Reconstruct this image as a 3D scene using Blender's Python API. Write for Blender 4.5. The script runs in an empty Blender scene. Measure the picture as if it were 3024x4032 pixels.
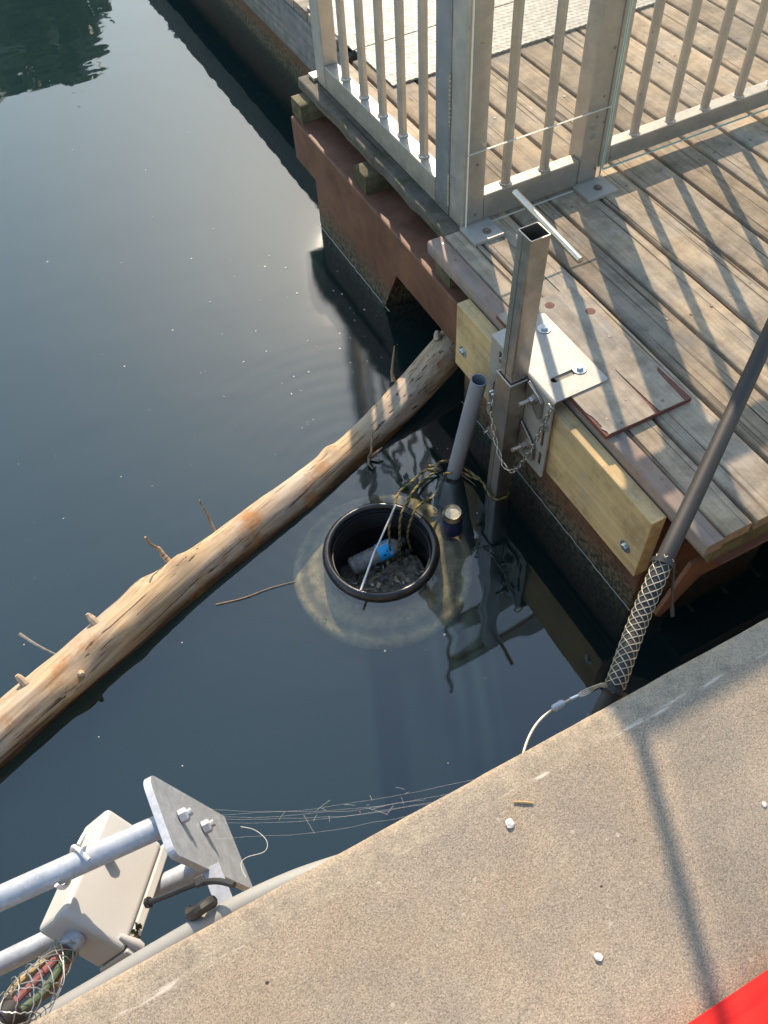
import bpy, bmesh, math, random
from mathutils import Vector, Matrix, noise as mnoise
random.seed(7)
R = math.radians
SC = bpy.context.scene
COL = SC.collection

# ------------------------------------------------------------------ camera
H = 1.665
cam_d = bpy.data.cameras.new('camera')
cam_d.sensor_fit = 'HORIZONTAL'; cam_d.sensor_width = 36.0
cam_d.lens = 36.0 * 3350 / 3024
cam_d.clip_start = 0.02; cam_d.clip_end = 500
cam = bpy.data.objects.new('camera', cam_d); COL.objects.link(cam)
cam.matrix_world = Matrix(((0.88571936, 0.39848757, -0.23813625, 0), (-0.4619247, 0.70557986, -0.53738499, 0),
                           (-0.0461171, 0.58597331, 0.80901699, H), (0, 0, 0, 1)))
SC.camera = cam

# ------------------------------------------------------------------ light
SUN_EL, SUN_AZ = 36.6, 67.4           # azimuth measured from +X towards +Y
w = bpy.data.worlds.new('World'); SC.world = w; w.use_nodes = True
nt = w.node_tree; bg = nt.nodes['Background']
sky = nt.nodes.new('ShaderNodeTexSky'); sky.sky_type = 'NISHITA'; sky.sun_disc = False
sky.sun_elevation = R(SUN_EL); sky.sun_rotation = R(90 - SUN_AZ)
sky.dust_density = 0.6; sky.air_density = 1.7; sky.ozone_density = 1.0
nt.links.new(sky.outputs[0], bg.inputs[0]); bg.inputs[1].default_value = 0.15
sun_d = bpy.data.lights.new('sun', 'SUN'); sun_d.energy = 4.1; sun_d.angle = R(0.53); sun_d.color = (1.0, 0.83, 0.62)
sun = bpy.data.objects.new('sun', sun_d); COL.objects.link(sun)
sv = Vector((math.cos(R(SUN_EL)) * math.cos(R(SUN_AZ)), math.cos(R(SUN_EL)) * math.sin(R(SUN_AZ)), math.sin(R(SUN_EL))))
sun.rotation_euler = sv.to_track_quat('Z', 'Y').to_euler()
SC.view_settings.view_transform = 'Standard'; SC.view_settings.look = 'None'
SC.view_settings.exposure = 0.92; SC.view_settings.gamma = 1.0
SC.cycles.use_denoising = True
SC.cycles.max_bounces = 10; SC.cycles.transparent_max_bounces = 24; SC.cycles.volume_bounces = 0
SC.cycles.caustics_reflective = False; SC.cycles.caustics_refractive = False

ZW = -0.52      # water level, deck top is z = 0

# ------------------------------------------------------------------ material helpers
class NT:
    def __init__(s, name):
        s.m = bpy.data.materials.new(name); s.m.use_nodes = True
        s.t = s.m.node_tree; s.b = s.t.nodes['Principled BSDF']; s.out = s.t.nodes['Material Output']
        s.tc = s.t.nodes.new('ShaderNodeTexCoord')
        oi = s.t.nodes.new('ShaderNodeObjectInfo'); s.rnd = oi.outputs['Random']
    def n(s, typ, **kw):
        x = s.t.nodes.new(typ)
        for k, v in kw.items(): setattr(x, k, v)
        return x
    def link(s, a, b): s.t.links.new(a, b)
    def math(s, op, a, b=None, c=None, clamp=False):
        x = s.n('ShaderNodeMath', operation=op); x.use_clamp = clamp
        for i, v in enumerate((a, b, c)):
            if v is None: continue
            if isinstance(v, (int, float)): x.inputs[i].default_value = v
            else: s.link(v, x.inputs[i])
        return x.outputs[0]
    def coords(s, scale=(1, 1, 1), rand=True):
        mp = s.n('ShaderNodeMapping'); mp.inputs['Scale'].default_value = scale
        if rand:
            add = s.n('ShaderNodeVectorMath', operation='ADD'); s.link(s.tc.outputs['Object'], add.inputs[0])
            sc = s.n('ShaderNodeVectorMath', operation='SCALE'); sc.inputs[0].default_value = (31.7, 17.3, 23.1); s.link(s.rnd, sc.inputs['Scale'])
            s.link(sc.outputs[0], add.inputs[1]); s.link(add.outputs[0], mp.inputs[0])
        else: s.link(s.tc.outputs['Object'], mp.inputs[0])
        return mp.outputs[0]
    def noise(s, v, scale=5, detail=4, rough=.55, dist=0):
        x = s.n('ShaderNodeTexNoise'); s.link(v, x.inputs['Vector'])
        x.inputs['Scale'].default_value = scale; x.inputs['Detail'].default_value = detail
        x.inputs['Roughness'].default_value = rough; x.inputs['Distortion'].default_value = dist
        return x.outputs['Fac']
    def vor(s, v, scale=5, feature='F1', out='Distance', rnd=1.0):
        x = s.n('ShaderNodeTexVoronoi', feature=feature); s.link(v, x.inputs['Vector']); x.inputs['Scale'].default_value = scale
        x.inputs['Randomness'].default_value = rnd
        return x.outputs[out]
    def ramp(s, f, stops, interp='LINEAR'):
        x = s.n('ShaderNodeValToRGB'); s.link(f, x.inputs[0]); e = x.color_ramp.elements
        x.color_ramp.interpolation = interp
        while len(e) < len(stops): e.new(.5)
        for i, (p, c) in enumerate(stops):
            e[i].position = p
            e[i].color = (c, c, c, 1) if isinstance(c, (int, float)) else (*c, 1)
        return x.outputs[0]
    def mix(s, f, a, b, mode='MIX'):
        x = s.n('ShaderNodeMix', data_type='RGBA', blend_type=mode)
        for k, v in ((0, f), (6, a), (7, b)):
            if isinstance(v, (int, float)): x.inputs[k].default_value = v if k == 0 else (v, v, v, 1)
            elif isinstance(v, tuple): x.inputs[k].default_value = (*v, 1)
            else: s.link(v, x.inputs[k])
        return x.outputs[2]
    def base(s, v):
        if isinstance(v, tuple): s.b.inputs['Base Color'].default_value = (*v, 1)
        else: s.link(v, s.b.inputs['Base Color'])
    def set(s, **kw):
        for k, v in kw.items():
            i = s.b.inputs[k.replace('_', ' ')]
            if isinstance(v, (int, float)): i.default_value = v
            else: s.link(v, i)
    def bump(s, h, strength=.5, dist=.002):
        x = s.n('ShaderNodeBump'); x.inputs['Strength'].default_value = strength; x.inputs['Distance'].default_value = dist
        s.link(h, x.inputs['Height']); s.link(x.outputs[0], s.b.inputs['Normal']); return x
    def sep(s, v):
        x = s.n('ShaderNodeSeparateXYZ'); s.link(v, x.inputs[0]); return x.outputs

def wood(name, light, dark, crack=(.03, .024, .02), axis=1, cracks=.5, stain=None, grey=None, moss=0.0, blot_=.7):
    g = NT(name)
    st = [60, 60, 60]; st[axis] = 1.6
    sl = [95, 95, 95]; sl[axis] = .9
    v1 = g.coords(tuple(st)); v2 = g.coords(tuple(sl)); v3 = g.coords()
    big = g.noise(v3, 5, 3, .6); grain = g.noise(v1, 1, 6, .65, .4)
    line = g.noise(v2, 1, 3, .5, .25)
    c = g.mix(g.ramp(grain, [(.30, 0), (.70, 1)]), dark, light)
    if grey: c = g.mix(g.ramp(big, [(.38, 0), (.66, 1)]), c, g.mix(g.ramp(grain, [(.3, 0), (.7, 1)]), tuple(x * .62 for x in grey), grey))
    # per-board tint
    tint = g.ramp(g.rnd, [(0, .72), (.5, .98), (1, 1.2)])
    c = g.mix(1.0, c, tint, 'MULTIPLY')
    blot = g.ramp(g.noise(v3, 17, 5, .7), [(.35, .55), (.6, 1)])
    c = g.mix(blot_, c, blot, 'MULTIPLY')
    # cracks along the grain
    cp_ = .40 - .34 * (1 - cracks); cr = g.ramp(line, [(cp_ - .07, 0), (cp_ + .03, 1)])
    c = g.mix(cr, crack, c)
    dirt = g.math('MULTIPLY', g.ramp(g.noise(v3, 3.1, 6, .75), [(.53, 0), (.66, .55)]), 1.0)
    c = g.mix(dirt, c, tuple(x * .42 for x in dark))
    # knots
    kv = [9, 9, 9]; kv[axis] = 3.2
    kd = g.vor(g.coords(tuple(kv)), 1)
    kn = g.ramp(kd, [(.035, 0), (.085, 1)])
    c = g.mix(kn, tuple(x * .35 for x in dark), c)
    if stain: c = g.mix(g.ramp(g.noise(v3, 2.3, 4, .7), [(.52, 0), (.68, .8)]), c, stain)
    if moss: c = g.mix(g.ramp(g.noise(v3, 9, 5, .7), [(.58 - moss * .2, 0), (.72 - moss * .2, .85)]), c, (.05, .055, .022))
    g.base(c); g.set(Roughness=.82, Specular_IOR_Level=.25)
    hh = g.math('ADD', g.math('MULTIPLY', grain, .5), g.math('MULTIPLY', cr, 1.2))
    g.bump(hh, .55, .0025)
    return g.m

def metal(name, col, rough=.4, metallic=1.0, spot=None, spangle=False, streak=0, col2=None, nscale=14):
    g = NT(name); v = g.coords()
    f = g.noise(v, nscale, 6, .65)
    c = g.mix(g.ramp(f, [(.35, 0), (.7, 1)]), col, col2 or tuple(x * .72 for x in col))
    if spangle: c = g.mix(.35, c, g.ramp(g.sep(g.vor(v, 170, out='Color'))[0], [(0, .3), (1, .72)]), 'SOFT_LIGHT')
    if spot: c = g.mix(g.ramp(g.noise(v, 45, 5, .7), [(.63, 0), (.72, .8)]), c, spot)
    g.base(c); g.set(Metallic=metallic)
    g.set(Roughness=g.ramp(g.noise(v, 30, 5, .6), [(.3, rough * .8), (.7, min(1, rough * 1.25))]))
    g.bump(g.noise(v, 260, 3, .6), .12, .0006)
    return g.m

def plain(name, col, rough=.5, metallic=0, var=.15, bump=0.05, scale=20, spec=.5, alt=None):
    g = NT(name); v = g.coords()
    f = g.noise(v, scale, 5, .6)
    c = g.mix(g.ramp(f, [(.3, 0), (.72, 1)]), tuple(x * (1 - var) for x in col), alt or tuple(min(1, x * (1 + var)) for x in col))
    g.base(c); g.set(Metallic=metallic, Roughness=rough, Specular_IOR_Level=spec)
    if bump: g.bump(g.noise(v, scale * 9, 4, .6), bump * 4, .001)
    return g.m

M = {}
M['deck'] = wood('weathered_deck', (.56, .43, .29), (.35, .26, .17), crack=(.06, .047, .036), grey=(.45, .38, .30), cracks=.93)
M['deck_x'] = wood('weathered_deck_x', (.50, .41, .31), (.34, .27, .20), axis=0, crack=(.10, .08, .062), grey=(.40, .36, .31), cracks=.9)
M['deck_edge'] = wood('mossy_deck', (.22, .185, .14), (.13, .11, .085), grey=(.2, .18, .15), cracks=.9, moss=.35)
M['trim'] = wood('reddish_trim', (.50, .345, .26), (.40, .265, .19), cracks=.15, grey=(.42, .34, .29), blot_=.35)
M['board'] = wood('new_spruce', (.70, .50, .255), (.54, .365, .17), cracks=.25, grey=(.62, .455, .255), blot_=.25)
M['joist'] = wood('treated_joist', (.17, .145, .085), (.10, .085, .05), axis=0, cracks=.3, moss=.3)
M['waler'] = wood('grey_waler', (.30, .28, .25), (.17, .16, .145), cracks=.7, grey=(.25, .245, .235))
M['ply'] = wood('weathered_ply', (.46, .37, .27), (.31, .25, .19), grey=(.38, .335, .28), cracks=.45)
M['ply_red'] = plain('red_ply_edge', (.15, .055, .038), .75, var=.35, scale=60)
M['alu'] = metal('weathered_aluminium', (.56, .515, .455), .42, .72, spot=(.20, .17, .13), col2=(.43, .40, .37))
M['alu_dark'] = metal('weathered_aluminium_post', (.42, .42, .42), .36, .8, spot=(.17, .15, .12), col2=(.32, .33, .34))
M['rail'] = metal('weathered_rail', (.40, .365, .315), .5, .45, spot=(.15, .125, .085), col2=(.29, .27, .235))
M['steel'] = metal('stainless', (.54, .49, .43), .33, .92, spot=(.40, .34, .28), col2=(.40, .36, .31), nscale=22)
M['plate'] = metal('stainless_plate', (.44, .41, .37), .5, .35, col2=(.36, .335, .30), nscale=18)
M['bolt'] = metal('zinc', (.66, .70, .74), .28, .9)
M['bolt_old'] = metal('old_bolt', (.25, .21, .18), .5, .8, spot=(.16, .06, .03))
M['galv'] = metal('galvanised', (.40, .42, .455), .55, .3, spot=(.28, .25, .2), spangle=True, col2=(.31, .33, .37), nscale=26)
M['tread'] = metal('tread_plate', (.38, .355, .30), .6, .0, col2=(.32, .30, .25), spot=(.25, .21, .16))
M['chain'] = metal('chain_steel', (.50, .46, .40), .3, .95)
M['pvc'] = plain('grey_pvc', (.27, .28, .305), .38, var=.05)
M['pvc_in'] = plain('grey_pvc_dark', (.14, .16, .21), .5, var=.05)
M['black'] = plain('black_plastic', (.013, .013, .015), .24, var=.5, spec=.6, bump=.06, scale=40)
M['rubber'] = plain('black_rubber', (.022, .020, .020), .5, var=.3)
M['cable'] = plain('brown_black_hose', (.026, .021, .019), .62, var=.25, scale=8)
M['box'] = plain('grey_box', (.46, .45, .435), .55, var=.06, scale=9)
M['conduit'] = plain('pale_conduit', (.27, .265, .25), .5, var=.08, scale=9)
M['white'] = plain('white_wire', (.75, .66, .62), .5)
g = NT('red_fabric'); v = g.coords((3, 40, 40)); v1 = g.coords()
g.base(g.mix(g.ramp(g.noise(v, 1, 4, .6), [(.35, 0), (.7, 1)]), (.62, .014, .012), (.95, .03, .02))); g.set(Roughness=.75, Specular_IOR_Level=.25); g.bump(g.noise(v1, 700, 2, .5), .4, .001)
M['red'] = g.m
M['web'] = plain('web', (.6, .58, .52), .8)
M['meniscus_glint'] = plain('meniscus_glint', (.35, .36, .36), .5)
M['peb'] = plain('pale_pebble', (.68, .60, .55), .85, var=.2, scale=60)
M['straw'] = plain('straw', (.38, .26, .12), .8)
M['fleck'] = plain('fleck', (.72, .64, .50), .8)
M['twig'] = plain('twig', (.28, .19, .11), .8, var=.35, scale=60)
M['rod'] = plain('pale_rod', (.55, .54, .52), .35)
M['bluecan'] = metal('can_blue', (.03, .045, .16), .35, .6)
M['cantop'] = metal('can_top', (.66, .55, .38), .28, .95)
M['label'] = plain('blue_label', (.02, .46, .90), .35, var=.1)
M['ink'] = plain('label_ink', (.02, .03, .06), .4)
M['labelw'] = plain('label_white', (.72, .72, .72), .4)
M['rope'] = plain('yellow_rope', (.27, .205, .06), .7, var=.3, scale=120)
M['rope_d'] = plain('dark_rope', (.06, .05, .03), .8)
M['wg'] = plain('wire_green', (.06, .085, .045), .6); M['wr'] = plain('wire_pink', (.19, .06, .06), .6)
M['wy'] = plain('wire_cream', (.32, .24, .12), .6); M['wo'] = plain('wire_orange', (.20, .08, .03), .6)
M['mesh_new'] = metal('mesh_wire', (.55, .48, .36), .5, .4)
M['mesh_grey'] = metal('mesh_wire_grey', (.34, .34, .34), .45, .6)
M['alga'] = plain('alga', (.045, .045, .012), .8, var=.5)

def m_rust():
    g = NT('red_brown_steel_paint'); v = g.coords((1, 1, 1), False)
    c = g.mix(g.ramp(g.noise(v, 6, 6, .65), [(.3, 0), (.7, 1)]), (.082, .036, .022), (.21, .10, .060))
    vz = g.coords((24, 24, 2.2), False)
    c = g.mix(g.ramp(g.noise(vz, 1, 5, .65), [(.5, 0), (.72, .6)]), c, (.18, .075, .035))
    c = g.mix(g.ramp(g.noise(v, 34, 5, .7), [(.62, 0), (.7, .7)]), c, (.045, .022, .016))
    z = g.sep(g.tc.outputs['Object'])[2]
    zz = g.math('ADD', z, g.math('MULTIPLY', g.noise(v, 14, 5, .7), .16))
    alg = g.ramp(g.math('MULTIPLY_ADD', zz, 4.0, 1.80, clamp=True), [(.18, 0), (.62, 1)])
    grow = g.mix(g.ramp(g.noise(v, 60, 4, .7), [(.4, 0), (.62, 1)]), (.022, .021, .013), (.17, .135, .085))
    c = g.mix(alg, grow, c)
    barn = g.ramp(g.vor(g.coords((1, 1, 1), False), 95), [(.10, 1), (.16, 0)])
    bm_ = g.math('MULTIPLY', barn, g.math('MULTIPLY', g.math('SUBTRACT', 1, alg), g.ramp(g.noise(v, 22, 3, .6), [(.5, 0), (.6, 1)])))
    c = g.mix(bm_, c, (.42, .36, .28))
    g.base(c); g.set(Roughness=.62, Specular_IOR_Level=.35)
    g.bump(g.math('ADD', g.noise(v, 55, 5, .7), bm_), .5, .003)
    return g.m
M['rust'] = m_rust()

def m_concrete():
    g = NT('quay_concrete'); v = g.coords((1, 1, 1), False)
    c = g.mix(g.ramp(g.noise(v, 3.2, 5, .6), [(.3, 0), (.7, 1)]), (.295, .228, .165), (.405, .322, .240))
    c = g.mix(g.ramp(g.noise(v, 9, 5, .65), [(.42, 0), (.72, .7)]), c, (.245, .21, .175))
    sp = g.vor(v, 620, out='Color'); x = g.sep(sp)[0]
    c = g.mix(.85, c, g.ramp(x, [(0, .55), (.35, .88), (.7, 1.0), (1, 1.30)]), 'MULTIPLY')
    c = g.mix(.5, c, g.ramp(g.noise(v, 900, 2, .6), [(.35, .6), (.65, 1.15)]), 'MULTIPLY')
    ce = g.n('ShaderNodeTexVoronoi', feature='DISTANCE_TO_EDGE'); ce.inputs['Scale'].default_value = 2.1
    wv = g.n('ShaderNodeVectorMath', operation='ADD'); nz = g.n('ShaderNodeTexNoise'); nz.inputs['Scale'].default_value = 9; nz.inputs['Detail'].default_value = 5
    g.link(v, nz.inputs['Vector']); ns = g.n('ShaderNodeVectorMath', operation='SCALE'); ns.inputs['Scale'].default_value = .16; g.link(nz.outputs['Color'], ns.inputs[0])
    g.link(v, wv.inputs[0]); g.link(ns.outputs[0], wv.inputs[1]); g.link(wv.outputs[0], ce.inputs['Vector'])
    crk = g.math('MULTIPLY', g.ramp(ce.outputs['Distance'], [(.0015, 1), (.005, 0)]), g.ramp(g.noise(v, 2.4, 2, .5), [(.52, 0), (.60, .75)]))
    c = g.mix(crk, c, (.09, .075, .06))
    agg = g.ramp(g.vor(v, 46), [(.10, .5), (.16, 0)]); aggm = g.math('MULTIPLY', agg, g.ramp(g.noise(v, 12, 2, .5), [(.55, 0), (.62, 1)]))
    c = g.mix(aggm, c, (.50, .44, .37))
    # dark pits and bird specks
    pit = g.ramp(g.vor(v, 26), [(.045, 0), (.075, 1)])
    pm = g.math('MAXIMUM', pit, g.ramp(g.noise(v, 5, 2, .5), [(.50, 1), (.56, 0)]))
    c = g.mix(pm, (.05, .045, .04), c)
    # weathered lip along the edge with its own dirt, and a worn pale line
    y = g.sep(g.tc.outputs['Object'])[1]
    yy = g.math('ADD', y, g.math('MULTIPLY', g.noise(v, 18, 4, .6), .010))
    lip = g.ramp(g.math('MULTIPLY_ADD', yy, 40, -11.98, clamp=True), [(0, 0), (.25, 1)])
    lipc = g.mix(g.ramp(g.noise(v, 38, 5, .7), [(.42, 0), (.66, 1)]), (.40, .325, .235), (.19, .165, .13))
    lipc = g.mix(.6, lipc, g.ramp(x, [(0, .6), (1, 1.25)]), 'MULTIPLY')
    c = g.mix(g.math('MULTIPLY', lip, .45), c, lipc)
    line = g.math('SUBTRACT', 1, g.math('ABSOLUTE', g.math('MULTIPLY', g.math('SUBTRACT', yy, .303), 190)), clamp=True)
    patch = g.ramp(g.noise(g.coords((9, 60, 1), False), 1, 4, .6), [(.53, 0), (.6, 1)])
    c = g.mix(g.math('MULTIPLY', line, patch), c, (.60, .50, .42))
    pale = g.ramp(g.noise(v, 34, 4, .6), [(.70, 0), (.76, .5)])
    c = g.mix(pale, c, (.52, .46, .40))
    g.base(c); g.set(Roughness=.9, Specular_IOR_Level=.2)
    g.bump(g.math('ADD', g.noise(v, 300, 4, .7), g.math('MULTIPLY', pm, 1.5)), .8, .0018)
    return g.m
M['concrete'] = m_concrete()

def m_log():
    g = NT('driftwood'); v = g.coords((1, 1, 1), False)
    vs = g.coords((3.2, 42, 42), False); vl = g.coords((.9, 105, 105), False)
    grain = g.noise(vs, 1, 6, .65, .5); line = g.noise(vl, 1, 4, .6, .4)
    c = g.mix(g.ramp(grain, [(.3, 0), (.7, 1)]), (.235, .145, .072), (.56, .405, .245))
    big = g.noise(v, 3.5, 4, .6)
    c = g.mix(g.ramp(big, [(.42, 0), (.62, .75)]), c, g.mix(g.ramp(grain, [(.3, 0), (.7, 1)]), (.27, .215, .17), (.46, .39, .31)))
    x, y, z = g.sep(g.tc.outputs['Object'])
    wet = g.ramp(g.math('MULTIPLY_ADD', g.math('ADD', z, g.math('MULTIPLY', g.noise(vs, .7, 4, .6), .045)), 22, .22, clamp=True), [(.25, 0), (.75, 1)])
    c = g.mix(wet, g.mix(grain, (.03, .018, .008), (.16, .085, .03)), c)
    cr = g.ramp(line, [(.345, 0), (.415, 1)])
    c = g.mix(cr, (.07, .045, .026), c)
    rot = g.ramp(g.noise(v, 6, 5, .7), [(.56, 0), (.68, .85)])
    c = g.mix(rot, c, (.30, .125, .035))
    g.base(c); g.set(Specular_IOR_Level=.4)
    g.set(Roughness=g.ramp(wet, [(0, .22), (1, .8)]))
    g.bump(g.math('ADD', g.math('MULTIPLY', grain, .8), g.math('MULTIPLY', cr, 1.0)), .7, .004)
    return g.m
M['log'] = m_log()

def m_flange():
    g = NT('mottled_flange'); v = g.coords((1, 1, 1), False)
    c = g.mix(g.ramp(g.noise(v, 24, 6, .7), [(.35, 0), (.65, 1)]), (.20, .13, .05), (.56, .40, .19))
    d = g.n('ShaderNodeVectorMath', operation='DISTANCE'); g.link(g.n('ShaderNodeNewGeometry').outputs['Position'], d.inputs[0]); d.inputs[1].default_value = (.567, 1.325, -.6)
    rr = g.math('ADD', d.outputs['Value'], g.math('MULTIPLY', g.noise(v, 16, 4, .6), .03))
    c = g.mix(1.0, c, g.ramp(g.math('MULTIPLY', rr, 3), [(.60, .55), (.68, 1.0), (.73, .75), (.76, .4), (.80, .55), (.845, 1.35), (.875, 1.0)]), 'MULTIPLY')  # tone set by radius: darker beside the rim, lighter at the outer edge
    g.base(c); g.set(Roughness=.8); return g.m
M['flange'] = m_flange()

def m_litter():
    g = NT('wet_litter'); v = g.coords((1, 1, 1), False)
    c = g.mix(g.ramp(g.noise(v, 60, 5, .7), [(.35, 0), (.7, 1)]), (.07, .055, .04), (.42, .34, .23))
    g.base(c); g.set(Roughness=.45); g.bump(g.noise(v, 120, 4, .7), .8, .003); return g.m
M['litter'] = m_litter()

def m_clear(name, tint, fac=.035, rough=.02, dirt=.08):
    g = NT(name); v = g.coords()
    tr = g.n('ShaderNodeBsdfTransparent'); tr.inputs[0].default_value = (*tint, 1)
    gl = g.n('ShaderNodeBsdfGlossy'); gl.inputs['Roughness'].default_value = rough
    fr = g.n('ShaderNodeFresnel'); fr.inputs[0].default_value = 1.35
    df = g.n('ShaderNodeBsdfDiffuse'); df.inputs[0].default_value = (.6, .56, .5, 1)
    m1 = g.n('ShaderNodeMixShader'); g.link(g.math('MULTIPLY', g.ramp(g.noise(v, 14, 5, .7), [(.35, .3), (.75, 1)]), dirt), m1.inputs[0])
    g.link(tr.outputs[0], m1.inputs[1]); g.link(df.outputs[0], m1.inputs[2])
    geo = g.n('ShaderNodeNewGeometry')
    m2 = g.n('ShaderNodeMixShader'); g.link(g.math('MULTIPLY', fr.outputs[0], g.math('SUBTRACT', 1, geo.outputs['Backfacing'])), m2.inputs[0])
    g.link(m1.outputs[0], m2.inputs[1]); g.link(gl.outputs[0], m2.inputs[2])
    g.link(m2.outputs[0], g.out.inputs[0]); return g.m
M['acrylic'] = m_clear('clear_acrylic', (.93, .93, .92), dirt=.10)
M['bottle'] = m_clear('clear_bottle', (.72, .74, .80), dirt=.75)
g = NT('acrylic_edge'); g.base((.46, .70, .60)); g.set(Roughness=.25); M['ac_edge'] = g.m
g = NT('acrylic_edge_pale'); g.base((.75, .71, .62)); g.set(Roughness=.3); M['ac_edge2'] = g.m

def m_water():
    g = NT('harbour_water'); tree = g.t
    pos = g.tc.outputs['Object']
    v = g.coords((1, 1, 1), False)
    def dist(c):
        d = g.n('ShaderNodeVectorMath', operation='DISTANCE'); g.link(pos, d.inputs[0]); d.inputs[1].default_value = c
        return d.outputs['Value']
    d1 = dist((.70, 1.42, ZW)); d2 = dist((.62, 1.62, ZW))
    near = g.ramp(g.math('MULTIPLY', d1, 1.6), [(.08, 1), (.75, 0)])
    swell = g.math('MULTIPLY', g.noise(g.coords((1, 2.2, 1), False), 1.8, 2, .5), .0022)
    chop = g.math('MULTIPLY', g.math('MULTIPLY', g.noise(v, 12, 2, .5), near), .0011)
    ring = g.math('MULTIPLY', g.math('SINE', g.math('MULTIPLY', d2, 95)), g.math('MULTIPLY', g.ramp(g.math('MULTIPLY', d2, .9), [(.12, 1), (.9, 0)]), .00010))
    fine = g.math('MULTIPLY', g.noise(v, 380, 2, .6), g.math('MULTIPLY_ADD', g.ramp(g.math('MULTIPLY', dist((.88, 2.38, ZW)), .9), [(.05, 1), (.8, 0)]), .00008, .000005))
    hsum = g.math('ADD', g.math('ADD', swell, chop), g.math('ADD', ring, fine))
    bp = g.n('ShaderNodeBump'); bp.inputs['Strength'].default_value = 1; bp.inputs['Distance'].default_value = 1
    g.link(hsum, bp.inputs['Height'])
    gl = g.n('ShaderNodeBsdfGlossy'); gl.inputs['Roughness'].default_value = .012; gl.inputs[0].default_value = (.92, .93, .90, 1)
    gl2 = g.n('ShaderNodeBsdfGlossy'); gl2.inputs['Roughness'].default_value = .10; g.link(bp.outputs[0], gl2.inputs['Normal'])
    gm = g.n('ShaderNodeMixShader'); glm = g.ramp(g.math('MULTIPLY', dist((.88, 2.38, ZW)), .9), [(.05, 1), (.75, 0)]); g.link(g.math('MULTIPLY', glm, .028), gm.inputs[0]); g.link(gl.outputs[0], gm.inputs[1]); g.link(gl2.outputs[0], gm.inputs[2])
    g.link(bp.outputs[0], gl.inputs['Normal'])
    fr = g.n('ShaderNodeFresnel'); fr.inputs[0].default_value = 1.86; g.link(bp.outputs[0], fr.inputs['Normal'])
    tr = g.n('ShaderNodeBsdfTransparent'); tr.inputs[0].default_value = (.92, .96, .95, 1)
    geo = g.n('ShaderNodeNewGeometry')
    mx = g.n('ShaderNodeMixShader'); g.link(g.math('MULTIPLY', fr.outputs[0], g.math('SUBTRACT', 1, geo.outputs['Backfacing'])), mx.inputs[0]); g.link(tr.outputs[0], mx.inputs[1]); g.link(gl.outputs[0], mx.inputs[2])
    g.link(gm.outputs[0], mx.inputs[2]); g.link(mx.outputs[0], g.out.inputs['Surface'])
    vs = g.n('ShaderNodeVolumeScatter'); vs.inputs['Color'].default_value = (.36, .74, .76, 1); vs.inputs['Density'].default_value = 0.62
    va = g.n('ShaderNodeVolumeAbsorption'); va.inputs['Color'].default_value = (.42, .48, .48, 1); va.inputs['Density'].default_value = 7.5
    ad = g.n('ShaderNodeAddShader'); g.link(vs.outputs[0], ad.inputs[0]); g.link(va.outputs[0], ad.inputs[1])
    g.link(ad.outputs[0], g.out.inputs['Volume'])
    return g.m
M['water'] = m_water()
M['mud'] = plain('lake_mud', (.03, .035, .025), .9)
M['bank'] = plain('bank_ground', (.07, .075, .035), .95, var=.4, scale=1)
M['leaf'] = plain('tree_leaves', (.085, .09, .05), .7, var=.45, scale=2)
M['bark'] = plain('tree_bark', (.10, .075, .05), .9, var=.3)

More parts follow.
